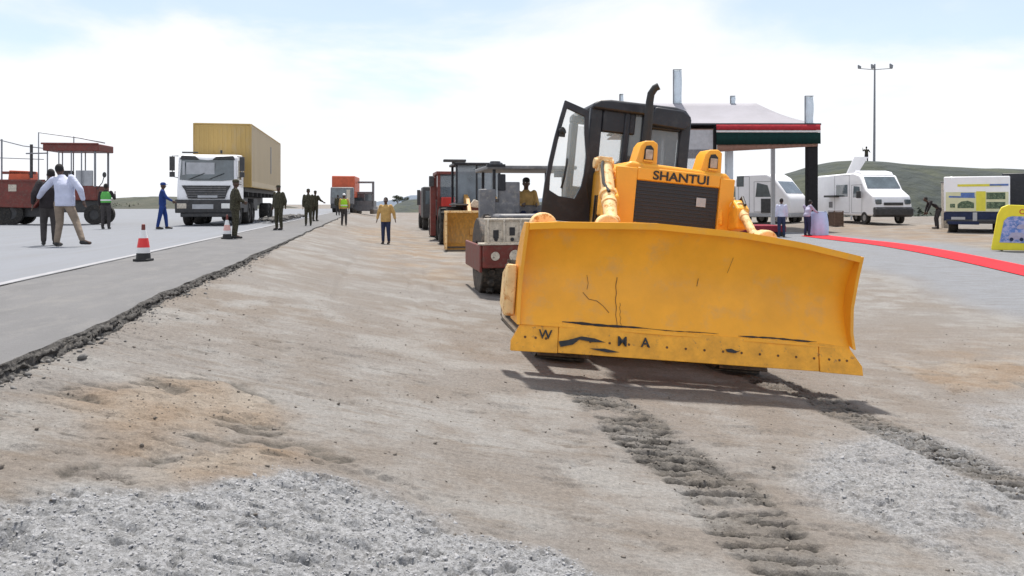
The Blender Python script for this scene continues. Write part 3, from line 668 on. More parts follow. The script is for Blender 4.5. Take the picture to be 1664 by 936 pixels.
strip([(-1.02, .86), (-1.01, .92), (-1.03, 1.0)], .0022); strip([(.1, .98), (.11, 1.06)], .003); strip([(.4, 1.14), (.43, 1.3)], .002)
sc2.each('scratch', 'rust', bl, fix=False)
sm_ = MB()
def seam(x0, x1, z, w):
    n = max(2, int((x1 - x0) / .05)); pr = None
    for k in range(n + 1):
        x = x0 + (x1 - x0) * k / n; ww = w * (.6 + .8 * random.random()) * min(1, 4 * min(k, n - k) / n + .25); zz = z + .003 * math.sin(x * 9)
        y = blade_y(zz, x) - .012; cur = [(x, y, zz - ww), (x, y - .002, zz + ww)]
        if pr: sm_.add([pr[0], cur[0], cur[1], pr[1]], [(0, 1, 2, 3)])
        pr = cur
seam(-1.27, -.42, .545, .011); seam(-.45, .3, .545, .004); seam(.5, 1.33, .545, .008)
sm_.each('weld_gap', 'scuff', bl, fix=False)
ey = lambda z: -.14 + (z - .26) * .27 - .004
st = MB()
def blotch(pts): st.add([(x, ey(z) - .008, z) for x, z in pts], [tuple(range(len(pts)))])
blotch([(-1.30, .37), (-1.20, .39), (-1.08, .43), (-.95, .42), (-.84, .39), (-.98, .385), (-1.1, .40), (-1.16, .35), (-1.28, .32)])
blotch([(-1.0, .325), (-.85, .335), (-.7, .31), (-.82, .30)])
blotch([(.36, .41), (.42, .42), (.48, .40), (.52, .41), (.46, .38), (.38, .385)])
st.each('scuff_mark', 'scuff', ce, fix=False)
for s, x, z, sz in (('W', -1.43, .385, .12), ('M', -.68, .37, .13), ('A', -.45, .375, .13)):
    text('stencil_letter', s, 'scuff', ce, sz, facing(x, ey(z) - .012, z, 75), .001)
# lugs along the top of the blade
for x, r in ((-1.50, .115), (-.86, .10), (.80, .10)):
    b = MB(); n = 14; z0 = top_z(x) - .03; P = [(x + r * math.cos(math.pi * k / n) * 1.15, z0 + r * 1.15 * math.sin(math.pi * k / n)) for k in range(n + 1)]
    b.prism(P, 'y', .10, .26); b.build('lifting_lug', 'sunlit', bl, bevel=.02)
# push frame and tracks
pf = MB()
for sx in (-1, 1):
    pf.prism([(.18, .30), (.18, .56), (1.9, .60), (2.2, .48), (2.2, .34), (1.9, .34)], 'x', sx * 1.36 - .07, sx * 1.36 + .07)
pf.each('push_arm', 'yellow', D, bevel=.01)
for sx in (-1, 1):
    cx = sx * 1.02; zc, r = .42, .40; y0, y1 = 1.15, 3.75; loop = []
    n_s = 42; per = 2 * (y1 - y0) + 2 * math.pi * r
    belt = MB(); shoes = MB()
    for k in range(n_s):
        s = per * k / n_s
        if s < y1 - y0: p = (y0 + s, zc - r, 0.)
        elif s < y1 - y0 + math.pi * r: a = (s - (y1 - y0)) / r; p = (y1 + r * math.sin(a), zc - r * math.cos(a), a)
        elif s < 2 * (y1 - y0) + math.pi * r: p = (y1 - (s - (y1 - y0) - math.pi * r), zc + r, math.pi)
        else: a = math.pi + (s - 2 * (y1 - y0) - math.pi * r) / r; p = (y0 + r * math.sin(a), zc - r * math.cos(a), a)
        T_ = Matrix.Translation((cx, p[0], p[1])) @ Matrix.Rotation(p[2], 4, 'X')
        b = MB().box(-.28, .28, -.095, .095, -.01, .03).box(-.28, .28, -.1, -.08, -.055, -.01)
        shoes.add([T_ @ Vector(v) for v in b.v], b.f)
    tr_ = shoes.build('track', 'steel', D)
    MB().lathe([(.02, -.1), (.34, -.1), (.37, 0), (.34, .1), (.02, .1)], (cx, y0, zc), 'x').build('idler_wheel', 'yellow', tr_, smooth=True)
    MB().lathe([(.02, -.1), (.36, -.08), (.36, .08), (.02, .1)], (cx, y1, zc), 'x', 14).build('sprocket', 'steel', tr_)
    fr_ = MB().box(cx - .13, cx + .13, 1.3, 3.6, .25, .55)
    for k in range(6): fr_.cyl((cx - .15, 1.5 + k * .4, .17), (cx + .15, 1.5 + k * .4, .17), .12, n=14)
    fr_.build('roller_frame', 'yellow', tr_)
MB().box(-.7, .75, 1.1, 3.7, .45, 1.0).build('belly_plate', 'cab', D)
# hood
h = MB(); hx0, hx1 = -.55, .72
h.prism([(hx0, 1.0), (hx1, .98), (hx1, 2.16), (hx1 - .06, 2.20), (hx0 + .10, 2.23), (hx0, 2.14)], 'y', .97, 2.25)
hd = h.build('hood', 'yellow', D, bevel=.03)
# grille surround stands proud; side vents
g = MB(); g.box(-.60, -.37, .93, 1.02, 1.1, 2.16); g.box(.585, .755, .93, 1.02, 1.1, 2.14); g.box(-.37, .585, .935, 1.02, 2.03, 2.17); g.box(-.37, .585, .935, 1.02, 1.1, 1.565)
g.build('radiator_surround', 'yellow', D, bevel=.012)
g = MB(); g.box(-.365, .58, .962, .99, 1.57, 2.025)
for k in range(11): z = 1.60 + k * .04; g.box(-.36, .575, .950, .965, z, z + .012)
gr = g.build('radiator_grille', 'grille', D)
MB().box(.33, .44, .944, .949, 1.80, 1.90).build('data_plate', 'greyl', gr, bevel=.002)
text('lettering', 'SHANTUI', 'scuff', D, .135, facing(.13, .930, 2.052) @ Matrix.Scale(1.15, 4, (1, 0, 0)), .004)
# head light lugs
for x, zz in ((-.25, 2.19), (.50, 2.17)):
    b = MB(); o0 = [(x - .16, zz - .03), (x + .115, zz - .03), (x + .105, zz + .26), (x + .05, zz + .29), (x - .05, zz + .28), (x - .09, zz + .22), (x - .12, zz + .08)]
    inn = [(x - .05, zz + .05), (x + .06, zz + .05), (x + .055, zz + .2), (x + .02, zz + .235), (x - .03, zz + .225), (x - .045, zz + .18)]
    # solid lug with a recessed opening: front ring + back plate
    b.prism(o0, 'y', 1.0, 1.30)
    lg = b.build('light_guard', 'yellow', D, bevel=.015)
    MB().prism(inn, 'y', .992, 1.01).build('light_recess', 'scuff', lg)
    MB().box(x - .035, x + .045, .968, .99, zz + .075, zz + .185).build('headlight', 'lampd', lg, bevel=.008); MB().box(x - .05, x + .055, .975, .991, zz + .05, zz + .07).build('light_bracket', 'edge', lg)
# engine side: ribs, pipes, dirty panel on the left
b = MB()
for k in range(6): b.box(-.565, -.548, 1.3 + k * .13, 1.36 + k * .13, 1.35, 1.85)
b.each('side_vent', 'cab', D)
# lift cylinders
for sx in (-1, 1):
    x = .10 + sx * (.80 if sx < 0 else .66); zt_ = 2.18 if sx < 0 else 1.88; cy = MB()
    rr_ = .075 if sx < 0 else .048; A_ = Vector((x - sx * .02, 1.16, zt_)); B_ = Vector((x + sx * .01, .80, 1.83)); C_ = Vector((x + sx * .05, .42, 1.52))
    cy.cyl(A_, B_, rr_, rr_, 20); cy.cyl(B_, C_, rr_ * 1.02, rr_ * .92, 20); d1 = (B_ - A_).normalized(); d2 = (C_ - B_).normalized()
    for P_, dd, q in ((A_, d1, 1.22), (B_ - d1 * .03, d1, 1.28), (B_ + d2 * .12, d2, 1.12), (C_ - d2 * .06, d2, 1.25)): cy.cyl(P_, P_ + dd * .05, rr_ * q, rr_ * q, 20)
    cy.cyl((x - .11, 1.18, zt_ + .0), (x + .11, 1.18, zt_ + .0), .06, .06, 16); cy.box(x - .075, x + .075, 1.08, 1.24, zt_ - .09, zt_ + .075)
    c_ = cy.build('lift_cylinder', 'sunlit', D, bevel=.006)
    MB().cap((x + sx * .05, .44, 1.54), (x + sx * .12, .20, 1.0), .032, .032, 12).build('cylinder_rod', 'chrome', c_, smooth=True)
    y_ = MB(); y_.box(x - .11 * (sx > 0) - .0, x + .11 * (sx < 0), 1.0, 1.3, 1.6, 2.02); y_.prism([(.9, 1.62), (1.25, 1.55), (1.28, 1.95), (1.12, 2.12), (.96, 1.98)], 'x', x - sx * .16, x - sx * .11)
    y_.prism([(.70, 1.60), (.92, 1.56), (.98, 1.78), (.86, 1.92), (.7, 1.82)], 'x', x - .05, x + .09)
    y_.build('cylinder_yoke', 'edge', c_, bevel=.02)
    hs = MB().tube([(x - sx * .05, 1.3, zt_ - .03), (x, 1.18, zt_ + .07), (x + sx * .06, 1.0, zt_ - .03), (x + sx * .06, .85, 1.95), (x + sx * .03, .7, 1.86)], .017)
    hs.build('hydraulic_hose', 'black', c_, smooth=True)
b = MB()
for k in range(3): b.tube([(-.56, 1.1 + k * .05, 1.2), (-.64, 1.02, 1.4 + k * .05), (-.60, 1.25, 1.62 + k * .03), (-.56, 1.45, 1.55)], .02)
b.box(-.66, -.55, .96, 1.25, 1.05, 1.6)
b.build('pipe_bundle', 'edge', D, smooth=True)
# cab: pillars, roof, floor, rear ROPS, glass
cy0, cy1 = 2.22, 3.45
c_ = MB(); c_.box(-.60, .68, cy0, cy1, 1.05, 1.66)
for x0, x1, y0, y1 in ((-.66, -.50, cy0, cy0 + .10), (-.22, -.14, cy0 - .02, cy0 + .10), (.02, .14, cy0 - .02, cy0 + .10), (.52, .66, cy0, cy0 + .10), (-.66, -.56, cy1 - .12, cy1), (.56, .66, cy1 - .12, cy1)):
    c_.box(x0, x1, y0, y1, 1.6, 2.95)
c_.box(-.66, -.53, cy0 + .1, cy1, 1.55, 1.75); c_.box(.53, .66, cy0 + .1, cy1, 1.55, 2.1)
c_.box(-.66, .66, cy1 - .1, cy1, 1.6, 2.0); c_.box(-.5, -.07, cy0, cy0 + .08, 2.66, 2.95); c_.box(-.5, .5, cy0 + .03, cy0 + .09, 1.6, 1.82)
c_.box(.14, .52, cy0 - .01, cy0 + .08, 2.76, 2.96); c_.box(.14, .52, cy0 + .0, cy0 + .08, 1.7, 2.30)
cab = c_.build('cab', 'cab', D, bevel=.02)
ro = MB(); ro.prism([(-.66, 2.93), (.62, 2.90), (.63, 2.96), (.56, 3.035), (.42, 3.065), (-.42, 3.065), (-.56, 3.05), (-.65, 2.99)], 'y', cy0 - .06, cy1 + .05)
rf = ro.build('roof', 'cab', cab, bevel=.04)
MB().prism([(.06, 2.80), (.54, 2.78), (.60, 2.84), (.61, 2.95), (.50, 3.02), (.14, 3.03)], 'y', cy0 - .12, cy0 - .05).build('roof_visor', 'cab', cab, bevel=.02)
rp = MB(); rp.box(.66, .76, 3.0, 3.22, 1.2, 2.84); rp.box(-.72, -.66, 3.0, 3.22, 1.2, 2.84); rp.box(-.72, .76, 3.0, 3.22, 2.84, 2.94)
rp.build('rollover_frame', 'cab', D, bevel=.02)
MB().box(-.50, -.22, cy0 + .03, cy0 + .045, 1.82, 2.66).build('windscreen', 'glass', cab)
MB().box(-.14, .02, cy0 + .03, cy0 + .045, 1.82, 2.90).build('windscreen', 'glassd', cab); MB().box(.14, .50, cy0 + .03, cy0 + .045, 2.30, 2.76).build('windscreen', 'smoked', cab)
MB().box(.60, .61, cy0 + .1, cy1 - .12, 2.1, 2.84).build('side_window', 'glass', cab)
MB().box(-.56, .56, cy1 - .05, cy1 - .04, 2.0, 2.84).build('rear_window', 'glass', cab)
st_ = MB(); st_.box(-.28, .22, 2.85, 3.25, 1.66, 1.95); st_.box(-.26, .20, 3.15, 3.27, 1.95, 2.32)
st_.build('operator_seat', 'black', cab, bevel=.05)
MB().box(-.1, .35, 2.35, 2.5, 1.66, 2.12).build('dashboard', 'plastic', cab, bevel=.02)
lv = MB().tube([(-.35, 2.5, 1.75), (-.33, 2.45, 2.05), (-.28, 2.40, 2.16)], .014).tube([(-.42, 2.6, 1.75), (-.45, 2.5, 2.1), (-.30, 2.42, 2.22), (-.14, 2.38, 2.36)], .02)
lv.build('control_lever', 'black', cab, smooth=True)
MB().prism([(.18, 2.25), (.34, 2.25), (.36, 2.42), (.20, 2.44)], 'y', 2.9, 2.96).build('headrest', 'gold', cab, bevel=.02)
# open door (viewer's left), curved front edge
out = [(-.72, 2.88), (-1.03, 2.975), (-1.075, 2.75), (-1.12, 2.5), (-1.16, 2.2), (-1.185, 1.95), (-1.20, 1.55), (-1.17, 1.50), (-.58, 1.50), (-.60, 1.72), (-.66, 1.95), (-.64, 2.2), (-.69, 2.5)]
inr = [(-.77, 2.80), (-.995, 2.875), (-1.03, 2.70), (-1.07, 2.48), (-1.105, 2.2), (-1.125, 2.02), (-1.12, 1.86), (-1.0, 1.80), (-.80, 1.79), (-.73, 1.95), (-.71, 2.1), (-.70, 2.3), (-.75, 2.6)]
b = MB(); n = len(out); vs = []
for y in (2.05, 2.10):
    vs += [(x, y, z) for x, z in out] + [(x, y, z) for x, z in inr]
fs = [(i, (i + 1) % n, n + (i + 1) % n, n + i) for i in range(n)] + [(2 * n + i, 3 * n + i, 3 * n + (i + 1) % n, 2 * n + (i + 1) % n) for i in range(n)]
fs += [(i, 2 * n + i, 2 * n + (i + 1) % n, (i + 1) % n) for i in range(n)] + [(n + i, n + (i + 1) % n, 3 * n + (i + 1) % n, 3 * n + i) for i in range(n)]
b.add(vs, fs); dr = b.build('door', 'cab', D, bevel=.008)
MB().prism(inr, 'y', 2.07, 2.078).build('door_glass', 'glass', dr)
MB().cyl((-1.05, 2.03, 2.58), (-1.02, 2.0, 2.60), .045, n=12).box(-1.07, -1.0, 2.0, 2.05, 2.52, 2.56).build('door_latch', 'black', dr, smooth=True)
MB().tube([(-.98, 2.03, 1.9), (-.97, 1.98, 2.0), (-.95, 1.98, 2.2), (-.94, 2.03, 2.26)], .014).build('door_handle', 'black', dr, smooth=True)
MB().box(-.50, -.20, 2.1, 2.3, 1.42, 1.56).box(-1.15, -.6, 2.1, 2.6, 1.38, 1.50).build('step', 'cab', D, bevel=.02)
# exhaust and intake
ex = MB().tube([(-.05, 1.75, 2.15), (-.055, 1.75, 2.98)], .052, 14).tube([(-.055, 1.75, 2.9), (-.06, 1.75, 3.02), (-.055, 1.74, 3.12), (-.02, 1.72, 3.19), (.02, 1.70, 3.215)], [.046, .046, .045, .044, .044], 14)
ex.build('exhaust_pipe', 'black', D, smooth=True)
MB().cyl((.0, 1.9, 2.2), (.0, 1.9, 2.42), .09, n=16).build('air_intake', 'yellow', D, smooth=True)

# ------------------------------------------------------------ generic helpers for vehicles
ZR = SZ
def gz(x, y): return float(terr(x, y))
YAW = R(10.1)
# ---- vibrating roller
ux, vx_ = 3.16, 14.62; rx_, ry_ = uv(ux, vx_)
RL = thing('road_roller', 'maroon road roller with dirty drum and cream scraper panel close behind the bulldozer', 'road roller', (rx_, ry_, gz(rx_, ry_) + .02), YAW)
dm = MB().lathe([(.3, -1.13), (.72, -1.13), (.74, -1.11), (.74, 1.11), (.72, 1.13), (.3, 1.13)], (0, .62, .74), 'x', 40)
for k in range(20):
    for j in range(6):
        a = 2 * math.pi * (k + .5 * (j % 2)) / 20; x = -.95 + j * .38; c0 = Vector((x, .62 + math.cos(a) * .74, .74 + math.sin(a) * .74)); d = Vector((0, math.cos(a), math.sin(a)))
        dm.cyl(c0, c0 + d * .07, .085, .06, 6)
dmo = dm.build('drum', 'drum', RL)
fr_ = MB(); fr_.box(-1.15, 1.15, -.32, -.26, .58, 1.00); fr_.box(-1.20, -1.15, -.28, 1.9, .50, 1.0); fr_.box(1.15, 1.20, -.28, 1.9, .50, 1.0)
fo = fr_.build('front_frame', 'maroon', RL, bevel=.02)
MB().box(-1.21, 1.21, -.33, -.08, 1.0, 1.035).build('frame_top_edge', 'cream', fo, bevel=.005)
for x, w in ((-.92, .10), (-.55, .14), (.55, .14), (.92, .10)): MB().cyl((x, -.32, .80), (x, -.34, .80), w * .8, n=16).build('headlight', 'cream', fo, smooth=True)
MB().box(-.38, .0, -.335, -.321, .69, .90).build('number_plate', 'cream', fo)
b = MB().box(-1.1, 1.1, -.27, -.22, 1.04, 1.46)
b.box(-1.1, 1.1, -.30, -.10, 1.44, 1.48)
for x in np.arange(-1.05, 1.1, .3): b.box(x - .02, x + .02, -.31, -.27, 1.04, 1.46)
pn = b.build('scraper_panel', 'cream', RL, bevel=.01)
b = MB()
for k, x in enumerate(np.arange(-.9, 1.0, .3)): b.box(x - .05, x + .05, -.280, -.273, 1.12 + .05 * (k % 2), 1.27 + .05 * (k % 2)); b.cyl((x, -.273, 1.10), (x, -.285, 1.10), .035, n=10)
b.each('panel_slot', 'scuff', pn)
MB().box(-.75, .75, .3, 1.5, 1.3, 1.55).box(-.7, .7, 2.2, 3.0, .6, 1.72).build('engine_cover', 'greym', RL, bevel=.05)
b = MB()
for x in (-.62, .85): 
    for y in (1.75, 3.4): b.box(x - .03, x + .03, y - .03, y + .03, 1.2, 2.46)
b.each('canopy_post', 'cab', RL)
MB().box(-.78, 1.1, 1.55, 3.6, 2.46, 2.54).build('canopy_roof', 'greym', RL, bevel=.02)
MB().box(-.95, -.62, 1.55, 1.75, 1.3, 2.05).box(-.55, -.1, 1.62, 1.7, 1.55, 2.2).each('guard_panel', 'greym', RL, bevel=.02)
MB().cyl((-.62, 1.6, 2.55), (-.62, 1.6, 2.62), .14, .1, 14).box(-.8, -.42, 1.52, 1.68, 2.50, 2.56).box(.62, .98, 1.5, 1.62, 2.30, 2.44).build('beacon', 'cab', RL, smooth=True)
MB().box(-.56, -.40, 1.60, 1.68, 2.02, 2.36).build('mirror', 'cab', RL, bevel=.02)
MB().box(.42, .56, 1.5, 1.7, 1.3, 1.98).build('side_column', 'redorange', RL, bevel=.02)
MB().box(-.9, -.2, 1.6, 1.68, 1.3, 1.78).build('console', 'greym', RL, bevel=.03)
MB().box(-.05, .5, 2.5, 3.0, 1.3, 1.70).box(-.05, .5, 2.9, 3.05, 1.70, 1.95).build('operator_seat', 'black', RL, bevel=.05)
wheel(RL, -.35, 2.7, .72, .5, -1, lug=True); wheel(RL, .9, 2.7, .72, .5, 1, lug=True)
p_ = RL.matrix_basis @ Vector((-.12, 2.25, 0))
px_, py_ = uv(ux + .22, vx_ + 2.6)
person('man in yellow vest and dark cap sitting at the controls of the roller', 0, py_, gz(rx_, ry_) + .62, 190, 1.72, 'mustard', 'denim', vest='mustard', cap='black', X=px_,
       J=dict(pel=(0, 0, .95), kl=(-.14, .42, .95), kr=(.14, .42, .95), al=(-.14, .45, .52), ar=(.14, .45, .52), wl=(-.15, .42, 1.15), wr=(.15, .42, 1.15), el=(-.24, .1, 1.12), er=(.24, .1, 1.12)))

# ---- wheel loader
lx, ly = uv(3.90, 26.2)
LD = thing('wheel_loader', 'wheel loader with gold bucket and glazed dark cab in the row behind the roller', 'wheel loader', (lx, ly, gz(lx, ly)), YAW)
b = MB(); pr = [(.0, .06), (.0, 1.25)]
inner = [(-.05, .04), (.35, .05), (.62, .25), (.70, .6), (.58, 1.0), (.35, 1.28)]; outer = [(y + .04, z + .0) for y, z in inner]
b.prism(inner + [(y + .05, z + (.03 if z > 1 else -.02)) for y, z in inner[::-1]], 'x', -1.42, 1.42)
bk = b.build('bucket', 'gold', LD, bevel=.01)
sp_ = MB()
for x in (-1.45, 1.42): sp_.prism(inner + [(.15, 1.28)], 'x', x, x + .03)
sp_.each('bucket_side', 'gold', bk); MB().box(-1.46, 1.46, .30, .42, 1.26, 1.33).build('bucket_rim', 'sunlit', bk, bevel=.01)
MB().box(-1.475, -1.40, -.10, -.04, .06, 1.30).build('bucket_side_edge', 'sunlit', bk, bevel=.01); MB().box(-1.40, 1.40, .38, .46, .08, .14).build('bucket_wear_bar', 'steel', bk)  # pale edge strip paints the lit left rim of the bucket
MB().box(-1.46, 1.46, -.16, .0, .02, .06).build('bucket_lip', 'steel', bk)
ar = MB()
for x in (-.5, .5): ar.prism([(.6, .5), (.7, .9), (1.8, 1.75), (2.4, 1.9), (2.4, 1.6), (1.5, 1.2), (.9, .5)], 'x', x - .07, x + .07)
ar.each('lift_arm', 'gold', LD, bevel=.01)
MB().box(-.6, .6, 1.6, 2.6, .6, 1.5).box(-.55, .55, 2.6, 5.8, .7, 1.2).box(-.55, .55, 4.2, 5.8, 1.2, 1.7).build('chassis', 'maroon', LD, bevel=.05)
c_ = MB(); c_.box(-.85, .78, 2.4, 4.1, 1.2, 1.60)
for x0, x1 in ((-.85, -.78), (-.12, -.06), (.70, .78)): c_.box(x0, x1, 2.42, 2.5, 1.55, 2.98)
for x0, x1 in ((-.85, -.76), (.70, .78)): c_.box(x0, x1, 4.0, 4.1, 1.55, 2.98)
c_.box(-.1, .78, 2.40, 2.48, 1.55, 1.7)
lc = c_.build('cab', 'cab', LD, bevel=.015); MB().box(-.92, .84, 2.3, 4.2, 2.95, 3.05).build('roof', 'cab', lc, bevel=.03)
MB().box(-.78, .70, 2.45, 2.46, 1.6, 2.95).build('windscreen', 'smoked', lc); MB().box(-.76, .70, 4.04, 4.05, 1.6, 2.95).build('rear_window', 'glass', lc)
MB().box(-.30, .30, 3.2, 3.7, 1.6, 2.0).box(-.3, .3, 3.6, 3.75, 2.0, 2.55).build('operator_seat', 'black', lc, bevel=.05)
MB().box(-1.3, -.5, 2.2, 2.5, 3.06, 3.15).box(-1.0, -.9, 2.3, 2.4, 3.0, 3.1).build('roof_light', 'plastic', LD, bevel=.02)
MB().box(-1.1, -.55, 1.1, 2.3, 1.5, 1.56).box(.2, .5, 1.2, 1.25, 1.3, 1.75).each('fender', 'plastic', LD, bevel=.02)
MB().prism([(-.5, 1.45), (.3, 1.38), (.25, 1.5), (-.3, 1.72)], 'y', 1.5, 1.7).build('nose_panel', 'cream', LD, bevel=.02)
for x, y in ((-1.0, 1.9), (1.0, 1.9), (-1.0, 4.9), (1.0, 4.9)): wheel(LD, x, y, .72, .5, -1 if x < 0 else 1, lug=True)

# ---- maroon tipper / tractor behind the loader
tx, ty = uv(4.0, 33.8)
TK = thing('tipper_truck', 'maroon truck with open square cab and red box on its front, left of the loader', 'truck', (tx, ty, gz(tx, ty)), YAW)
c_ = MB(); c_.box(-1.15, .6, .3, 2.2, .85, 1.75)
for x0, x1 in ((-1.15, -1.02), (-.35, -.27), (.5, .6)): c_.box(x0, x1, .3, .42, 1.7, 2.85); c_.box(x0, x1, 2.08, 2.2, 1.7, 2.85)
tc_ = c_.build('cab', 'maroon', TK, bevel=.02); MB().box(-1.2, .65, .2, 2.3, 2.82, 2.95).build('roof', 'maroon', tc_, bevel=.02)
MB().box(-1.02, .5, .35, .36, 1.75, 2.82).build('windscreen', 'smoked', tc_)
MB().box(-1.0, -.45, -.15, .28, 1.15, 1.85).build('red_box', 'red', TK, bevel=.03)
MB().box(-1.42, -1.2, .5, 1.0, .2, 2.7).build('side_ladder', 'maroon', TK, bevel=.01)
MB().box(-1.5, -1.3, .3, .5, 2.3, 2.75).build('mirror', 'plastic', TK, bevel=.02)
MB().box(-.9, .9, .2, 5.5, .6, .85).box(-1.0, 1.0, 2.6, 5.8, .85, 1.9).build('chassis', 'plastic', TK)
MB().box(-.95, -.1, -.12, .3, .55, 1.1).build('bumper', 'plastic', TK, bevel=.03)
for x, y in ((-1.0, .9), (1.0, .9), (-1.0, 4.4), (1.0, 4.4)): wheel(TK, x, y, .55, .38, -1 if x < 0 else 1)
tx, ty = uv(4.4, 48)
TK2 = thing('parked_truck', 'dark truck half hidden at the far end of the row of machines', 'truck', (tx, ty, gz(tx, ty)), YAW)
MB().box(-1.25, 1.25, .0, 1.9, .7, 2.6).build('cab', 'plastic', TK2, bevel=.08); MB().box(-1.15, 1.15, 2.0, 6, .8, 2.4).build('cargo_bed', 'maroon', TK2, bevel=.02)
MB().box(-1.1, 1.1, -.02, .0, 1.55, 2.35).build('windscreen', 'glassd', TK2); MB().box(-1.6, -1.4, .0, .1, 1.5, 2.4).build('mirror', 'plastic', TK2)
for x, y in ((-1.05, .9), (1.05, .9), (-1.05, 4.6), (1.05, 4.6)): wheel(TK2, x, y, .5, .34, -1 if x < 0 else 1)

# ------------------------------------------------------------ white truck carrying a container
WT = thing('lorry', 'white cab lorry carrying the ochre container on the road', 'lorry', (-12.98, 34.0, ZR), YAW)
b = MB(); W2 = 1.2
b.prism([(0.02, .95), (.0, 1.55), (.10, 1.95), (.30, 2.95), (.46, 3.06), (2.0, 3.14), (2.1, 3.0), (2.1, .95)], 'x', -W2, W2)
cb = b.build('cab', 'white', WT, bevel=.10)
ws = MB(); zl, zh = 1.97, 2.86
def fy(z): return .10 + (z - 1.95) * .2
pts = [(-1.10, zl), (-.6, zl - .05), (.6, zl - .05), (1.10, zl), (1.06, zh), (.55, zh - .0), (0, zh - .05), (-.55, zh), (-1.06, zh)]
ws.add([(x, fy(z) - .025, z) for x, z in pts] + [(x, fy(z) + .01, z) for x, z in pts], [tuple(range(9)), tuple(range(17, 8, -1))] + [(i, 9 + i, 9 + (i + 1) % 9, (i + 1) % 9) for i in range(9)])
wo = ws.build('windscreen', 'glassd', cb)
b = MB(); b.prism([(-1.12, 2.84), (-.35, 2.84), (-.5, 2.98), (-1.05, 3.0)], 'y', .20, .29); b.prism([(.2, 2.84), (1.12, 2.84), (1.05, 3.0), (.35, 2.96)], 'y', .20, .29)
b.each('sun_visor', 'plastic', cb, bevel=.01)
MB().box(-.85, .3, .125, .13, 2.08, 2.7).box(-1.0, -.9, .12, .125, 2.05, 2.75).each('curtain', 'greyl', wo)
MB().box(-.75, .2, .08, .1, 1.98, 2.0).tube([(-.7, .07, 1.99), (-.1, .09, 2.25)], .012).tube([(.1, .07, 1.99), (.7, .09, 2.25)], .012).each('wiper', 'black', wo)
for sx in (-1, 1):
    s = MB(); P = [(.45, 2.0), (1.35, 2.0), (1.35, 2.82), (.62, 2.82)]; s.prism(P, 'x', sx * 1.195, sx * 1.212); s.build('side_window', 'glassd', cb)
    MB().box(sx * 1.212 if sx > 0 else sx * 1.222, sx * 1.222 if sx > 0 else sx * 1.212, 1.1, 1.3, 1.78, 1.83).build('door_handle', 'plastic', cb)
    m_ = MB(); xx = sx * 1.42; m_.box(xx - .10, xx + .10, .12, .22, 2.35, 2.95); m_.box(xx - .10, xx + .10, .12, .22, 2.08, 2.30); m_.tube([(sx * 1.2, .3, 2.98), (xx, .2, 2.98), (xx, .2, 2.1), (sx * 1.2, .3, 2.05)], .018); m_.build('mirror', 'plastic', WT, bevel=.015)
g = MB(); g.prism([(-1.0, 1.72), (.98, 1.72), (.86, 1.5), (.74, 1.16), (-.74, 1.16), (-.86, 1.5)], 'y', -.035, .02)
gl_ = g.build('radiator_grille', 'plastic', WT, bevel=.01); b = MB()
for z in (1.24, 1.34, 1.44, 1.54, 1.62): b.box(-.8, .8, -.055, -.036, z, z + .025)
b.each('grille_bar', 'greym', gl_)
MB().box(-.35, .45, -.07, -.056, 1.20, 1.30).build('number_plate', 'greyl', WT)
bp_ = MB(); bp_.prism([(-.10, .55), (-.14, .75), (-.12, 1.12), (.5, 1.12), (.55, .6)], 'x', -1.25, 1.25); bp_.box(-1.05, 1.05, -.05, .4, .38, .56)
bpo = bp_.build('bumper', 'plastic', WT, bevel=.03)
MB().box(-.55, .30, -.155, -.125, .72, .92).build('bumper_panel', 'greyl', bpo, bevel=.01)
for x in (-.98, .80): MB().box(x - .18, x + .2, -.165, -.13, .74, .96).build('headlight', 'lamp' if x > 0 else 'cream', bpo, bevel=.02)
MB().box(-1.25, 1.25, .5, 2.05, .75, 1.0).box(-1.22, -.85, 2.05, 3.0, .6, 1.3).box(.85, 1.22, 2.05, 3.2, .55, 1.2).each('mudguard', 'plastic', WT, bevel=.03)
ch_ = MB().box(-.45, .45, .5, 14.6, .85, 1.3).box(-1.2, 1.2, 2.4, 14.5, 1.5, 1.70)
for y in np.arange(3.5, 14.4, 1.5): ch_.box(-1.2, 1.2, y, y + .12, 1.30, 1.5)
ch_.box(.75, 1.15, 5.6, 7.0, .6, 1.2); ch_.build('chassis', 'plastic', WT)
for y in (1.35, 3.6, 4.9, 11.0, 12.3):
    for x in (-1.0, 1.0): wheel(WT, x, y, .5, .34 if y < 2 else .5, -1 if x < 0 else 1)
MB().box(.5, .58, .3, .38, 3.1, 3.25).box(-1.1, -.45, .5, .6, 3.12, 3.18).each('roof_horn', 'plastic', WT, bevel=.01)
CT = thing('shipping_container', 'ochre yellow container box on the back of the white lorry', 'container', (-12.75, 34.0, ZR), YAW)
b = MB(); b.box(-1.25, 1.25, 2.5, 14.6, 1.72, 4.58); bx = b.build('side_wall', 'conts', CT, bevel=.03)
f = MB(); f.box(-1.22, 1.22, 2.47, 2.498, 1.76, 4.54)
for x in np.arange(-1.1, 1.15, .2): f.box(x, x + .1, 2.455, 2.471, 1.85, 4.45)
f.build('front_panel', 'contf', CT, bevel=.01)
f = MB()
for x in (-1.27, 1.21): f.box(x, x + .06, 2.44, 2.52, 1.70, 4.60); f.box(x, x + .06, 14.58, 14.63, 1.70, 4.60)
for z in (1.70, 4.55): f.box(-1.21, 1.21, 2.44, 2.50, z, z + .06); f.box(1.20, 1.27, 2.52, 14.58, z, z + .06); f.box(-1.27, -1.20, 2.52, 14.58, z, z + .06)
f.build('corner_frame', 'contf', CT, bevel=.01)
rb_ = MB()
for y in np.arange(2.75, 14.4, .42): rb_.box(1.25, 1.262, y, y + .2, 1.80, 4.5); rb_.box(-1.262, -1.25, y, y + .2, 1.80, 4.5)
rb_.each('side_rib', 'conts', CT)
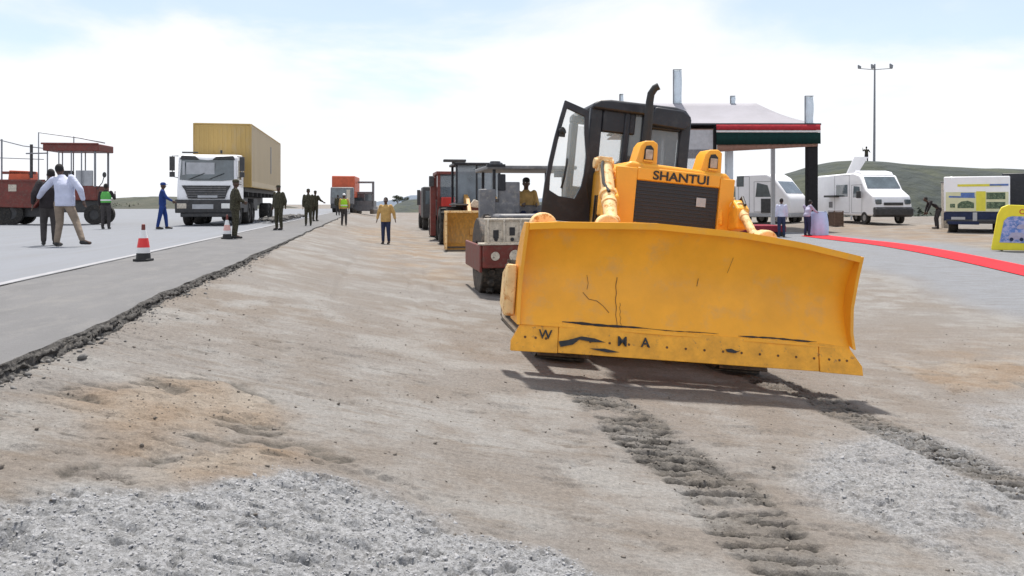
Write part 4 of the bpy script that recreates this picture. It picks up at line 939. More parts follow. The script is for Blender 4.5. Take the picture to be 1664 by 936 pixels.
MB().box(1.263, 1.275, 9.6, 10.0, 2.6, 4.05).build('side_slot', 'greym', CT)
MB().box(1.262, 1.27, 2.6, 14.5, 1.73, 1.98).build('lower_skirt', 'cream' if False else 'conts', CT)

# ------------------------------------------------------------ far vehicles on the road
p = at(556, 332, 92)
RT = thing('red_lorry', 'distant orange-red lorry coming down the road', 'lorry', (p.x, 92, ZR), R(6))
MB().box(-1.35, 1.3, 1.5, 8, 1.7, 4.25).build('cargo_box', 'redorange', RT, bevel=.1)
MB().prism([(.0, .9), (.0, 1.6), (.3, 2.9), (1.5, 2.9), (1.5, .9)], 'x', -1.35, 1.25).build('cab', 'greym', RT, bevel=.1); MB().prism([(.02, 1.7), (.26, 2.7), (.20, 2.7), (-.04, 1.7)], 'x', -1.2, 1.1).build('windscreen', 'glassd', RT)
MB().box(-1.3, 1.2, -.1, .3, .45, 1.0).box(-.9, .9, .5, 8, .8, 1.7).build('bumper', 'plastic', RT, bevel=.05)
MB().box(.5, .9, -.06, .1, 1.0, 2.6).build('light_panel', 'cream', RT)
for y in (.9, 6): wheel(RT, -1, y, .5, .4, -1); wheel(RT, 1, y, .5, .4, 1)
p = at(591, 332, 97)
GX = thing('digger', 'distant grey digger with square framed cab right of the red lorry', 'digger', (p.x, 97, ZR - .25), 0)
b = MB(); b.box(1.0, 1.25, .0, .3, .8, 3.9); b.box(-.7, 1.25, -.05, .25, 3.72, 3.95); b.box(-1.3, 1.1, .0, 2.6, .75, 1.6); b.box(-1.3, 1.2, -.2, 3, .35, .9); b.box(-1.3, -1.1, 0, .2, 1.5, 2.7); b.box(-1.3, 1.1, 0, .2, 2.4, 2.7); b.box(0, .15, 0, .2, 1.5, 2.5)
b.build('cab_frame', 'greym', GX, bevel=.02); MB().box(-1.1, 1.0, .1, .12, 1.6, 2.45).build('windscreen', 'glassd', GX)
MB().box(-1.3, -.8, -.4, 3.2, 0, .55).box(.8, 1.3, -.4, 3.2, 0, .55).each('track', 'steel', GX, bevel=.1)

# ------------------------------------------------------------ paver on the left
PV = thing('asphalt_paver', 'maroon asphalt paver with railings and dark red canopy on the left of the road', 'paver', (-20.95, 36, ZR), R(6)); PV.scale = (.97, .62, 1)
# local: x across the picture, body about 6 m long
b = MB(); b.prism([(-2.6, 1.35), (-2.55, 1.95), (-.4, 2.0), (-.1, 1.3), (-.5, .75), (-2.4, .8)], 'y', -.2, 2.3)
hp = b.build('hopper', 'maroon', PV, bevel=.03); MB().box(-2.65, .0, -.26, -.16, 1.93, 2.03).build('hopper_rim', 'maroon', hp, bevel=.01); MB().box(-1.6, -1.25, -.23, -.205, 1.5, 1.8).build('hopper_plate', 'cream', hp)
MB().prism([(-1.75, 2.0), (-1.7, 2.45), (-.85, 2.42), (-.8, 2.0)], 'y', .2, 1.6).build('feed_box', 'redorange', PV, bevel=.03)
MB().box(-3.3, -2.6, -.1, 1.5, 1.2, 1.9).build('side_box', 'redorange', PV, bevel=.03)
MB().box(-.4, 2.2, .2, 2.2, .55, 1.15).box(-1.9, 0, .3, 2.1, .35, .9).build('chassis', 'plastic', PV, bevel=.03)  # second dark block is a skirt added to stand for shade underneath
MB().box(1.1, 2.25, -.1, 2.2, 1.1, 1.75).box(.0, 1.1, .1, 2.2, 1.1, 1.65).build('body', 'maroon', PV, bevel=.04)
MB().box(.95, 1.05, .0, .1, 1.7, 2.3).box(1.3, 2.05, -.05, .1, 1.75, 2.45).build('control_console', 'greyl', PV, bevel=.02)
MB().box(.5, 1.0, .3, .9, 1.65, 2.45).build('operator_seat', 'plastic', PV, bevel=.05)
MB().box(-.05, 2.4, -.4, 2.4, 3.32, 3.64).box(-.12, 2.42, -.5, -.4, 3.60, 3.68).build('canopy', 'maroon', PV, bevel=.03)
b = MB()
for x in (.1, .6, 1.15, 1.6, 2.2):
    for y in (-.2, 2.2): b.cyl((x, y, 1.7), (x, y, 3.35), .03 if x < 2 else .05, n=8)
b.each('canopy_post', 'galv', PV)
b = MB(); b.tube([(-.2, -.5, 1.9), (-.2, -.5, 4.12), (1.3, .6, 3.95), (2.3, 1.2, 3.75)], .03); b.tube([(1.1, .4, 3.6), (1.1, .4, 4.0)], .025)
b.tube([(-3.6, .3, 3.98), (-2.3, .3, 3.85), (-1.1, .3, 3.55), (-.2, .3, 3.45)], .022); b.tube([(-3.6, .3, 3.05), (-.2, .3, 2.95)], .018); b.tube([(-3.6, .3, 2.6), (-2.3, .3, 2.6)], .018); b.tube([(-.9, .0, 3.2), (.1, -.1, 3.22)], .03)
b.cyl((-2.05, .3, 2.0), (-2.05, .3, 3.85), .04, n=8); b.cyl((-2.3, .3, 2.9), (-2.3, .3, 3.9), .02, n=6)
b.build('railing', 'galv', PV, smooth=True)
MB().cyl((-.72, .2, 2.1), (-.72, .2, 3.62), .07, n=12).build('exhaust_pipe', 'plastic', PV, smooth=True)
MB().box(-2.0, -.6, .2, .5, 2.28, 2.40).build('cross_beam', 'maroon', PV, bevel=.01)
for x, r in ((-1.55, .52), (2.1, .45), (-2.0, .45)):
    for y in (.15, 2.0):
        o = MB().lathe([(r * .5, -.18), (r, -.16), (r, .16), (r * .5, .18)], (x, y, r), 'y', 24).build('wheel', 'rubber', PV, smooth=True); MB().lathe([(.01, -.1), (r * .52, -.12), (r * .52, .12), (.01, .1)], (x, y, r), 'y', 18).build('rim', 'plastic', o)
MB().box(-3.6, -2.65, .0, 1.6, .30, 1.05).build('screed_plate', 'gold', PV, bevel=.02)
MB().tube([(2.25, -.1, 1.6), (2.55, -.3, 1.9), (2.62, -.3, 2.15)], .02).ell((2.64, -.3, 2.25), (.09, .03, .13)).build('mirror', 'plastic', PV, smooth=True)
#__PART4__
# ------------------------------------------------------------ right side: tent, stage, vans
TZ = gz(11.5, 40)
TN = thing('event_tent', 'event marquee with pale hipped roof and red, white and green valance', 'tent', (0, 0, 0))
x0, x1, y0, y1, ze = 5.5, 15.35, 40, 46.5, 5.62
rz = 7.05; ra, rb_x = 7.0, 13.2
def sag(a, b, c, d, n=10, s=.12):
    """patch between edge a-b (eave) and c-d (ridge) with a slight fabric sag"""
    vs = []
    for j in range(n + 1):
        t = j / n
        p = Vector(a).lerp(Vector(c), t); q = Vector(b).lerp(Vector(d), t)
        for i in range(n + 1):
            w = p.lerp(q, i / n); w.z -= s * math.sin(math.pi * t) * (1 + .3 * math.cos(6.28 * i / n * 2)); vs.append(w)
    return vs, [(j * (n + 1) + i, j * (n + 1) + i + 1, (j + 1) * (n + 1) + i + 1, (j + 1) * (n + 1) + i) for j in range(n) for i in range(n)]
b = MB(); A, B, Cc, Dd = (x0, y0, ze), (x1, y0, ze), (x1, y1, ze), (x0, y1, ze); E_, G_ = (ra, 43.2, rz), (rb_x, 43.2, rz)
for q in ((A, B, E_, G_), (B, Cc, G_, G_), (Cc, Dd, G_, E_), (Dd, A, E_, E_)): b.add(*sag(*q))
ro = b.build('roof', 'tentroof', TN, smooth=True, fix=False)
sd = ro.modifiers.new('t', 'SOLIDIFY'); sd.thickness = .02
MB().box(x0, x1, y0 + .1, y1 - .1, ze - .28, ze - .24).build('roof_lining', 'lining', TN)
def valance(xa, xb, y, z0, z1, m, name, dip=0., yo=0):
    n = 60; vs = []; 
    for k in range(n + 1):
        t = k / n; x = xa + (xb - xa) * t; w = .012 * math.sin(k * 1.7) + .012 * math.sin(k * .7)
        zz = z0 + dip * (1 - t)
        vs += [(x, y - .06 - w - yo, z1), (x, y - .08 - w * 1.2 - yo, zz)]
    b = MB(); b.add(vs, [(2 * k, 2 * k + 2, 2 * k + 3, 2 * k + 1) for k in range(n)])
    o = b.build(name, m, TN, smooth=True, fix=False); s = o.modifiers.new('t', 'SOLIDIFY'); s.thickness = .012; return o
valance(10.2, 15.4, 40, 5.30, 5.58, 'flagred', 'red_valance', .02); valance(10.2, 15.4, 40, 5.19, 5.29, 'flagwhite', 'white_valance')
valance(10.2, 15.4, 40, 4.62, 5.18, 'flaggreen', 'green_valance', -.05, .01); valance(10.25, 15.3, 40, 4.50, 4.75, 'lining', 'lower_valance', -.28, -.08)
b = MB(); b.box(x0, x1 + .1, y0 - .03, y0 + .07, ze - .06, ze + .03); b.box(x1, x1 + .1, y0 + .07, y1, ze - .06, ze + .03); b.box(x0, x0 + .1, y0 + .07, y1, ze - .06, ze + .03); b.box(x0 + .1, x1, y1 - .1, y1, ze - .06, ze + .03)
b.build('eave_beam', 'cab', TN)
MB().box(14.82, 15.34, y0 + .08, y0 + .5, gz(15, 40) - .05, 5.3).build('corner_column', 'flagblack', TN, bevel=.04)
for x in (8.6, 10.1): MB().box(x, x + .16, y0 + .08, y0 + .25, TZ - .05, 5.5).build('post', 'flagblack', TN)
MB().box(11.0, 11.35, 41.0, 41.4, TZ - .05, 5.3).build('post', 'banner', TN, bevel=.04)
for x in (8.8, 15.0): MB().box(x, x + .2, y1 - .3, y1 - .1, TZ - .05, 5.3).build('post', 'greyl', TN)
MB().box(8.78, 10.08, 40.12, 40.14, 4.35, 5.35).build('clear_panel', 'greyl', TN); MB().box(8.78, 10.08, 40.12, 40.14, 2.2, 3.9).build('side_panel', 'sheer', TN); MB().box(8.78, 10.08, 40.1, 40.16, 3.9, 4.35).build('panel_band', 'greym', TN)
def banner(px, ya, yb, Y, w, label):
    p = at(px, yb, Y); q = at(px, ya, Y)
    t = thing('banner', label, 'banner', (p.x, Y, p.z), 0, 'banners standing above the tent')
    MB().cyl((-w / 2, 0, -.1), (-w / 2, 0, q.z - p.z), .03, n=8).cyl((-w / 2, 0, q.z - p.z), (w / 2, 0, q.z - p.z), .02, n=8).build('pole', 'galv', t)
    b = MB(); n = 10; vs = []
    for k in range(n + 1):
        z = (q.z - p.z) * k / n; vs += [(-w / 2, 0.02 * math.sin(k), z), (w / 2, .05 * math.sin(k * .8), z)]
    b.add(vs, [(2 * k, 2 * k + 1, 2 * k + 3, 2 * k + 2) for k in range(n)])
    o = b.build('cloth', 'banner', t, smooth=True, fix=False); s = o.modifiers.new('t', 'SOLIDIFY'); s.thickness = .01
banner(1101, 113, 168, 43.2, .45, 'tall pale blue banner above the middle of the tent roof')
banner(1315, 156, 204, 40.2, .42, 'pale blue banner at the right front corner of the tent')
banner(1191, 156, 168, 43.2, .26, 'short pale banner stub on the ridge of the tent'); banner(1010, 153, 182, 40.4, .18, 'small pale banner stub left of the exhaust pipe above the cab')
# stage
S_ = thing('stage', 'low burgundy draped stage behind the bulldozer blade', 'stage', (10.0, 35.6, gz(10.5, 35.6)))
MB().box(0, 2.2, 0, 3, .22, .50).build('platform', 'burg', S_, bevel=.02); b = MB()
for x in (.1, 1.0, 2.0): b.box(x, x + .1, .1, .2, 0, .22)
MB().box(.05, 2.15, .15, 2.9, .02, .22).build('base', 'denim', S_); b.each('leg', 'black', S_)
# carpet
cx_ = lambda t: 13.55 + .75 * t * 0
ysC = np.concatenate([np.arange(9, 36.2, .4)]); n = 5; vs = []; fs = []
for j, y in enumerate(ysC):
    for i in range(n):
        xx = 12.9 + i * .31 + .10 * math.sin(y * .35); z = max(float(zat(np.float64(xx), np.float64(y))), gz(xx, y)) + .02
        vs.append((xx, y, z))
for j in range(len(ysC) - 1):
    for i in range(n - 1): a = j * n + i; fs.append((a, a + 1, a + n + 1, a + n))
M['carpet'] = mat('red_carpet', (.62, .035, .045), .95, var=.12, scale=2, bump=.01, bscale=4, spec=.1)
b = MB(); b.v = vs; b.f = fs; tag(b.build('red_carpet', 'carpet', fix=False), 'long narrow red carpet laid over the grey ground towards the tent', 'carpet')

def van(name, label, px, Y, z, rz, prof, Wd, side_win, ws_seg, wheels, body='white', wr=.34, cat='van', X=None, doors=(), mirror_x=None):
    """profile in (x, z); front towards +x"""
    x = (px - 832) / F * Y if X is None else X
    V_ = thing(name, label, cat, (x, Y, z), R(rz)); b = MB().prism(prof, 'y', -Wd / 2, Wd / 2); bo = b.build('body', body, V_, bevel=.09)
    (ax, az), (bx_, bz) = ws_seg; d = Vector((bx_ - ax, 0, bz - az)).normalized(); nn = Vector((d.z, 0, -d.x)); nn = nn if nn.x > 0 else -nn
    A0 = Vector((ax, 0, az)) + nn * .015; B0 = Vector((bx_, 0, bz)) + nn * .015; w = Wd / 2 - .12; b = MB()
    b.add([A0 + Vector((0, -w, 0)), A0 + Vector((0, w, 0)), B0 + Vector((0, w * .93, 0)), B0 + Vector((0, -w * .93, 0))] + [p_ - nn * .04 for p_ in (A0 + Vector((0, -w, 0)), A0 + Vector((0, w, 0)), B0 + Vector((0, w * .93, 0)), B0 + Vector((0, -w * .93, 0)))],
          [(0, 1, 2, 3), (7, 6, 5, 4), (0, 4, 5, 1), (1, 5, 6, 2), (2, 6, 7, 3), (3, 7, 4, 0)]); b.build('windscreen', 'glassd', V_)
    for poly in side_win:
        for s in (-1, 1): MB().prism(poly, 'y', s * (Wd / 2 - .01), s * (Wd / 2 + .012)).build('window', 'glassd', V_)
    for (xa, xb, za, zb) in doors:
        b = MB(); y = -Wd / 2 - .004
        for q in ((xa, xa + .02, za, zb), (xb, xb + .02, za, zb), (xa, xb, za, za + .02), (xa, xb, zb, zb + .02)): b.box(q[0], q[1], y - .004, y, q[2], q[3])
        b.build('door_seam', 'greym', V_)
    for wx_ in wheels:
        for s in (-1, 1):
            o = MB().lathe([(wr * .55, -.11), (wr * .97, -.11), (wr, -.05), (wr, .05), (wr * .97, .11), (wr * .55, .11)], (wx_, s * (Wd / 2 - .1), wr), 'y', 24).build('wheel', 'rubber', V_, smooth=True)
            MB().lathe([(.01, -.10 * 1), (wr * .56, -.09), (wr * .56, .09), (.01, .10)], (wx_, s * (Wd / 2 - .1), wr), 'y', 18).build('rim', 'rim', o)
    return V_
rvz = gz(21, 47)
RV = van('motorhome', 'white motorhome with dark side window parked below the grey embankment', 1398, 47.5, rvz, -84,
    [(-3.2, .45), (-3.35, 2.4), (-3.1, 2.88), (1.2, 2.92), (1.9, 2.75), (2.5, 1.95), (3.25, 1.55), (3.4, 1.0), (3.4, .45)], 2.2,
    [[(1.15, 1.5), (1.95, 1.5), (1.85, 2.1), (1.25, 2.15)], [(-.75, 1.55), (.55, 1.55), (.55, 2.25), (-.75, 2.25)]], ((2.47, 2.02), (1.98, 2.66)), (-2.1, 2.35), doors=[(-.95, .75, .6, 2.8), (1.0, 2.1, .6, 2.2)])
MB().prism([(3.38, .4), (3.55, .5), (3.55, .85), (3.42, .95), (3.2, .95), (3.2, .4)], 'y', -1.1, 1.1).build('bumper', 'plastic', RV, bevel=.04)
MB().box(3.39, 3.44, -.55, .55, 1.05, 1.2).build('radiator_grille', 'plastic', RV)
for s in (-1, 1): MB().box(3.2, 3.43, s * .85 - .17, s * .85 + .17, 1.1, 1.38).build('headlight', 'glassd', RV, bevel=.04); MB().box(2.0, 2.15, s * 1.28 - .12, s * 1.28 + .12, 1.45, 1.85).build('mirror', 'plastic', RV, bevel=.03)
MB().box(-1.6, -.4, -1.45, -1.12, 1.52, 1.64).build('awning_shelf', 'plastic', RV); MB().box(-1.6, -1.2, -1.125, -1.105, .9, 1.25).build('hatch', 'greym', RV)
MB().prism([(1.0, 2.9), (1.9, 2.75), (1.7, 2.95), (1.1, 3.05)], 'y', -.95, .95).build('roof_spoiler', 'white', RV, bevel=.04)
SP = thing('white_board', 'slanted white board standing behind the motorhome roof', 'board', (22.6, 52, gz(22.6, 52)))
MB().prism([(-.9, 2.9), (-.2, 2.9), (.55, 4.1), (-.35, 4.1)], 'y', 0, .06).build('panel', 'white', SP); MB().box(-.55, -.45, .06, .12, 0, 3.2).box(-.3, -.22, .06, .12, 0, 3.2).build('post', 'greyl', SP)
V2 = van('delivery_van', 'white van with sloping windscreen parked under the tent', 1243, 50.5, gz(15, 50), -48,
    [(-1.3, .6), (-1.35, 2.55), (-1.1, 2.85), (.7, 2.85), (1.1, 2.62), (1.95, 1.6), (2.1, 1.35), (2.05, .6)], 2.0,
    [[(-.0, 1.55), (.95, 1.55), (.75, 2.2), (.1, 2.35)], [(-1.2, 2.15), (-.75, 2.15), (-.75, 2.75), (-1.2, 2.75)]], ((1.83, 1.75), (1.16, 2.52)), (-.7, 1.35), doors=[(-1.1, -.4, .7, 2.7), (-.1, 1.2, .7, 2.4)])
V2.scale = (1.1, 1.1, 1.1)
MB().box(.35, 1.15, -1.02, -1.008, .65, 1.45).build('dark_panel', 'plastic', V2); MB().box(-1.9, 2.1, -1.0, .9, .42, .62).build('chassis', 'greyl', V2, bevel=.03)
MB().box(-2.1, -1.4, -.9, .9, .6, 1.5).box(-1.75, -1.45, -1.0, -.8, 1.5, 2.1).build('rear_load', 'plastic', V2, bevel=.06)
# printed lorry, dark lorry, car, sign
X3 = at(1587, 332, 36).x; PT = thing('box_lorry', 'small box lorry with yellow and green printed front panels on the right', 'lorry', (X3, 36, gz(X3, 36)), R(-30))
MB().box(-1.3, 1.28, .0, 4.2, .95, 2.55).build('box_body', 'white', PT, bevel=.04)
pb = MB().box(-1.22, 1.22, -.012, -.002, .98, 1.85).build('print_panel', 'printp', PT)
MB().box(-.02, .35, -.02, -.013, 1.0, 1.88).box(-.75, .95, -.02, -.003, 2.10, 2.2).each('yellow_print', 'printy', pb)
MB().box(.38, 1.10, -.02, -.013, 1.10, 1.40).box(.38, 1.10, -.02, -.013, 1.52, 1.82).prism([(-.75, 1.12), (-.1, 1.12), (-.1, 1.36), (-.35, 1.46), (-.6, 1.42), (-.75, 1.3)], 'y', -.02, -.013).box(-1.05, -.85, -.02, -.013, 1.14, 1.32).each('green_print', 'printg', pb)
MB().box(-.62, -.08, -.024, -.014, 1.62, 1.82).prism([(-1.1, 1.60), (-.06, 1.58), (-.06, 1.64), (-1.1, 1.68)], 'y', -.023, -.013).box(.5, 1.22, -.024, -.014, 2.12, 2.2).each('blue_print', 'printb', pb)
MB().box(-1.3, 1.25, -.05, 4, .55, .93).box(-1.15, .1, -.12, .2, .38, .52).build('chassis', 'denim', PT, bevel=.02); MB().box(-1.0, -.45, -.09, -.052, .60, .72).box(-.15, .02, -.1, -.052, .55, .93).build('number_plate', 'greyl', PT)
MB().prism([(-.08, .42), (-.10, .56), (-.05, .62), (.3, .62), (.3, .42)], 'x', -1.2, 1.15).build('bumper', 'plastic', PT, bevel=.02)
for x in (-.95, .85):
    for y in (.7, 3.2): wheel(PT, x, y, .44, .36, -1 if x < 0 else 1)
X4 = at(1668, 332, 38.5).x; DT = thing('dark_lorry', 'dark box lorry parked right of the yellow printed lorry', 'lorry', (X4, 38.5, gz(X4, 38.5)), R(-30))
MB().box(-1.0, 2, 0, 5, .8, 2.72).build('box_body', 'cab', DT, bevel=.04); MB().box(-.9, 1.9, .1, 4.8, .5, .8).build('chassis', 'plastic', DT); wheel(DT, -.7, 1, .4, .3, -1); wheel(DT, 1.7, 1, .4, .3, 1); wheel(DT, -.7, 4, .4, .3, -1); wheel(DT, 1.7, 4, .4, .3, 1)
van('parked_car', 'silver grey car with dark windows behind the yellow sign', 1720, 34.5, gz(23, 34.5), 175,
    [(-2.1, .3), (-2.15, .85), (-1.6, 1.0), (-.9, 1.45), (.4, 1.5), (1.15, 1.02), (2.1, .85), (2.15, .3)], 1.7, [[(-1.2, 1.02), (.85, 1.02), (.35, 1.40), (-.8, 1.38)]], ((1.08, 1.05), (.48, 1.43)), (-1.3, 1.35), body='greyl', cat='car')
SG = thing('sign_board', 'bright yellow framed sign board with a blue picture of vehicles', 'sign board', (at(1612, 332, 26).x, 26, gz(16, 26)), R(-8))
P = [(0, .03), (.0, .12), (.18, 1.18), (.3, 1.42), (.5, 1.5), (2.6, 1.42), (2.6, .0)]
MB().prism(P, 'y', 0, .07).build('frame', 'sign', SG, bevel=.02)
PIC = mat('blue_picture', (.10, .20, .50), .35, var=.3, scale=2.5, col2=(.40, .42, .66), thr=(.46, .56), stretch=(1, 1, 1.6)); M['pic'] = PIC
pc = MB().prism([(.22, .28), (.24, .36), (.36, .98), (.48, 1.10), (.62, 1.13), (2.4, 1.08), (2.4, .22)], 'y', -.012, -.002).build('picture', 'pic', SG)
b = MB()
for x, z, w, h_ in ((.5, .38, .5, .22), (1.15, .34, .55, .28), (1.85, .36, .4, .25), (.75, .72, .35, .14)): b.prism([(x, z), (x + w, z), (x + w, z + h_ * .6), (x + w * .75, z + h_), (x + w * .2, z + h_), (x, z + h_ * .5)], 'y', -.018, -.013)
b.each('vehicle_image', 'lilac', pc); b = MB()
for x, z in ((.58, .38), (.88, .38), (1.25, .34), (1.58, .34)): b.cyl((x, -.019, z), (x, -.024, z), .06, n=12)
b.each('wheel_image', 'denim', pc)
text('lettering', 'CE', 'redorange', SG, .22, facing(.95, -.006, 1.20), .003)
MB().box(.3, .36, .07, .8, .0, .05).box(2.2, 2.26, .07, .8, 0, .05).box(.3, .36, .07, .12, 0, 1.2).box(2.2, 2.26, .07, .12, 0, 1.2).build('stand', 'galv', SG)
# table, crate, post, mast
tx_ = at(1330, 332, 36).x; TB = thing('cocktail_table', 'high round table under a long pale cloth beside the woman in lilac', 'table', (tx_, 36, gz(tx_, 36)))
b = MB(); n = 36; rs = []
for z, r in ((.02, .40), (.3, .43), (.6, .42), (.9, .38), (1.02, .36), (1.05, .35), (1.06, .05)):
    rs.append([(math.cos(6.283 * k / n) * r * (1 + .05 * math.sin(k * 1.4) * (1.05 - z)), math.sin(6.283 * k / n) * r * (1 + .05 * math.sin(k * 1.4) * (1.05 - z)), z) for k in range(n)])
vs = [p for r in rs for p in r]; b.add(vs, [(i * n + k, i * n + (k + 1) % n, (i + 1) * n + (k + 1) % n, (i + 1) * n + k) for i in range(len(rs) - 1) for k in range(n)] + [tuple(range(n - 1, -1, -1)), tuple(range(6 * n, 7 * n))])
b.build('table_cloth', 'clothw', TB, smooth=True); MB().cyl((0, 0, 1.062), (0, 0, 1.075), .34, n=24).build('tabletop', 'clothw', TB)
x_ = at(1352, 332, 44).x; CR = thing('wooden_crate', 'dark wooden crate standing beside the motorhome', 'crate', (x_, 43.5, gz(x_, 43.5)), R(15)); b = MB()
for k in range(5): b.box(-.28, .28, -.26, -.24, .02 + k * .16, .15 + k * .16); b.box(-.28, .28, .24, .26, .02 + k * .16, .15 + k * .16)
b.box(-.27, .27, -.23, .23, .02, .78); b.build('boards', 'wood', CR); MB().box(-.30, -.25, -.27, -.22, 0, .82).box(.25, .30, -.27, -.22, 0, .82).box(-.3, .3, -.27, .27, .82, .85).build('frame', 'wood', CR)
x_ = at(1535, 332, 41).x; PO = thing('concrete_post', 'weathered grey-brown post standing left of the printed lorry', 'post', (x_, 41, gz(x_, 41)))
MB().box(-.12, .12, -.12, .12, 0, 2.3).build('shaft', 'cream', PO, bevel=.02); MB().box(-.15, .15, -.15, .15, 2.3, 2.36).build('post_cap', 'greym', PO, bevel=.01)
x_ = at(1420, 332, 88).x; LM = thing('light_mast', 'tall grey light mast with three upturned arms behind the embankment', 'light mast', (x_, 88, 2.5)); zt = at(0, 104, 88).z - 2.5
MB().tube([(0, 0, 0), (.06, 0, zt * .5), (.1, 0, zt)], [.15, .12, .08], 12).build('mast_pole', 'galv', LM, smooth=True)
MB().tube([(-1.6, 0, zt - .3), (-1.55, 0, zt - .5), (0, 0, zt - .62), (1.75, 0, zt - .5), (1.85, 0, zt - .3)], .04).build('cross_arm', 'galv', LM, smooth=True)
for x, dz in ((-1.6, 0), (-.15, .1), (1.9, .15)): MB().prism([(x - .12, zt - .5), (x + .12, zt - .52), (x + .18, zt - .3 + dz), (x - .14, zt - .1 + dz)], 'y', -.15, .15).build('lamp_head', 'galv', LM, bevel=.03)

# ------------------------------------------------------------ cones
def cone(px, Y, c1, label, h=.56):
    x = (px - 832) / F * Y; t = thing('traffic_cone', label, 'traffic cone', (x, Y, SZ + .005), 0, 'traffic cones along the road edge')
    MB().prism([(-.12, -.12), (.12, -.12), (.12, .12), (-.12, .12)], 'z', 0, .04).lathe([(.01, .03), (.112, .03), (.105, .13), (.01, .13)], (0, 0, 0), 'z', 20).build('base', 'black', t, bevel=.01)
    MB().lathe([(.02, .13), (.104, .131), (.098, .22), (.02, .22)], (0, 0, 0), 'z', 24).build('white_band', 'conew', t, smooth=True)
    MB().lathe([(.02, .221), (.097, .221), (.072, .37), (.02, .37)], (0, 0, 0), 'z', 24).build('body', c1, t, smooth=True)
    MB().lathe([(.01, .371), (.068, .371), (.040, .50), (.01, .50)], (0, 0, 0), 'z', 24).build('upper_band', 'conew', t, smooth=True)
    MB().lathe([(.005, .50), (.030, .50), (.028, h + .03), (.005, h + .04)], (0, 0, 0), 'z', 18).build('tip', 'maroon', t, smooth=True)
cone(233, 12.9, 'coner', 'bright red and white cone with black base, alone on the shoulder')
cone(369, 21.2, 'conep', 'faded pink cone standing beside the soldier at the road edge', .60)

# ------------------------------------------------------------ people in view
person('man in loose pale blue shirt and beige trousers reaching his arm around another man', 103, 17.4, SZ + .005, 4, 1.84, 'shirtw', 'khaki', fine=.009, jacket=True,
       J=dict(pel=(.03, 0, .95), hd=(-.14, .14, 1.59), nk=(-.07, .08, 1.46), ch=(.01, .03, 1.27), sl=(-.24, .08, 1.38), sr=(.16, .0, 1.42), el=(-.46, .14, 1.18), wl=(-.64, .28, 1.0), er=(.36, -.06, 1.18), wr=(.40, .0, .95),
              kl=(-.10, .06, .50), al=(-.12, -.02, .09), kr=(.22, .06, .53), ar=(.42, -.10, .13), tr=(.54, -.04, .07)))
person('man in dark jacket and dark trousers embraced by the man in pale shirt', 80, 17.9, SZ + .005, 35, 1.74, 'darksuit', 'greytr', jacket=True, fine=.009,
       J=dict(hd=(.04, .10, 1.60), nk=(.02, .05, 1.46), sl=(-.19, .02, 1.40), sr=(.19, .06, 1.42), el=(-.30, -.08, 1.15), wl=(-.32, -.02, .92), er=(.33, .22, 1.25), wr=(.30, .45, 1.15), kl=(-.10, .10, .5), kr=(.10, .02, .5)))
person('worker in green and lime safety vest standing beside the paver', 172, 29.5, SZ + .005, 10, 1.68, 'darksuit', 'greytr', vest='vestgreen', J=dict(er=(.28, .10, 1.18), wr=(.25, .25, 1.35)))
person('man in blue overalls facing the front of the white lorry', 264, 29.5, SZ + .005, -70, 1.72, 'blueov', 'blueov', cap='blueov', J=dict(er=(.24, .16, 1.17), wr=(.20, .36, 1.05), kl=(-.12, .10, .5), kr=(.12, -.08, .5), al=(-.13, .14, .09), ar=(.13, -.16, .09)))
g_ = 'soldiers standing along the road'
person('soldier in dark camouflage at the road edge in front of the white lorry', 382, 21.4, SZ + .005, -60, 1.58, 'camo', 'camo', cap='camo', jacket=True, group=g_, J=dict(el=(-.26, .08, 1.16), wl=(-.12, .22, 1.10), er=(.26, .08, 1.16), wr=(.12, .24, 1.08)))
person('soldier in dark camouflage beside the rear of the container', 453, 28.5, SZ + .005, 160, 1.60, 'camo', 'camo', cap='camo', jacket=True, group=g_, J=dict(el=(-.27, -.05, 1.14), wl=(-.2, -.15, .95)))
person('nearer of two soldiers standing together beyond the container', 501, 34.2, SZ + .005, 20, 1.58, 'camo', 'camo', cap='camo', jacket=True, group=g_)
person('farther of two soldiers standing together beyond the container', 512, 43.5, SZ + .005, -15, 1.66, 'camo', 'camo', cap='camo', jacket=True, group=g_, J=dict(er=(.30, .05, 1.2), wr=(.42, .18, 1.1)))
person('man in lime safety vest walking on the dirt beside the road', 559, 41.5, gz(*uv(-1.3, 41)), 5, 1.66, 'mustard', 'greytr', vest='vest', cap='conew', J=dict(er=(.28, .02, 1.15), kl=(-.1, .1, .5)))
person('man in dark green jacket behind the lime vest', 549, 66, SZ + .005, 0, 1.70, 'camo', 'greytr', jacket=True)
person('man in mustard shirt and navy trousers standing alone on the dirt', 627, 28.8, gz(*uv(.6, 28.4)), 175, 1.68, 'mustard', 'denim', J=dict(el=(-.29, -.05, 1.17), er=(.29, -.05, 1.17), wl=(-.34, -.04, .93), wr=(.34, -.04, .93)), jacket=True)
zz = lambda px, Y: gz((px - 832) / F * Y, Y)
person('man in pale blue shirt and dark trousers at the start of the red carpet', 1270, 35.0, zz(1270, 35), -5, 1.70, 'shirtw', 'denim')
person('woman in lilac top leaning over the round table', 1312, 35.6, zz(1312, 35.6), -60, 1.66, 'lilac', 'denim', J=dict(pel=(0, -.03, .95), hd=(0, .20, 1.58), nk=(0, .14, 1.43), ch=(0, .06, 1.26), er=(.26, .22, 1.18), wr=(.2, .48, 1.12), el=(-.26, .2, 1.18), wl=(-.2, .46, 1.12)))
person('left one of two people in dark clothes behind the tent column', 1289, 50, zz(1289, 50), 20, 1.66, 'darksuit', 'greytr'); person('right one of two people in dark clothes behind the tent column', 1299, 51.5, zz(1299, 51), -20, 1.72, 'darksuit', 'greytr', jacket=True)
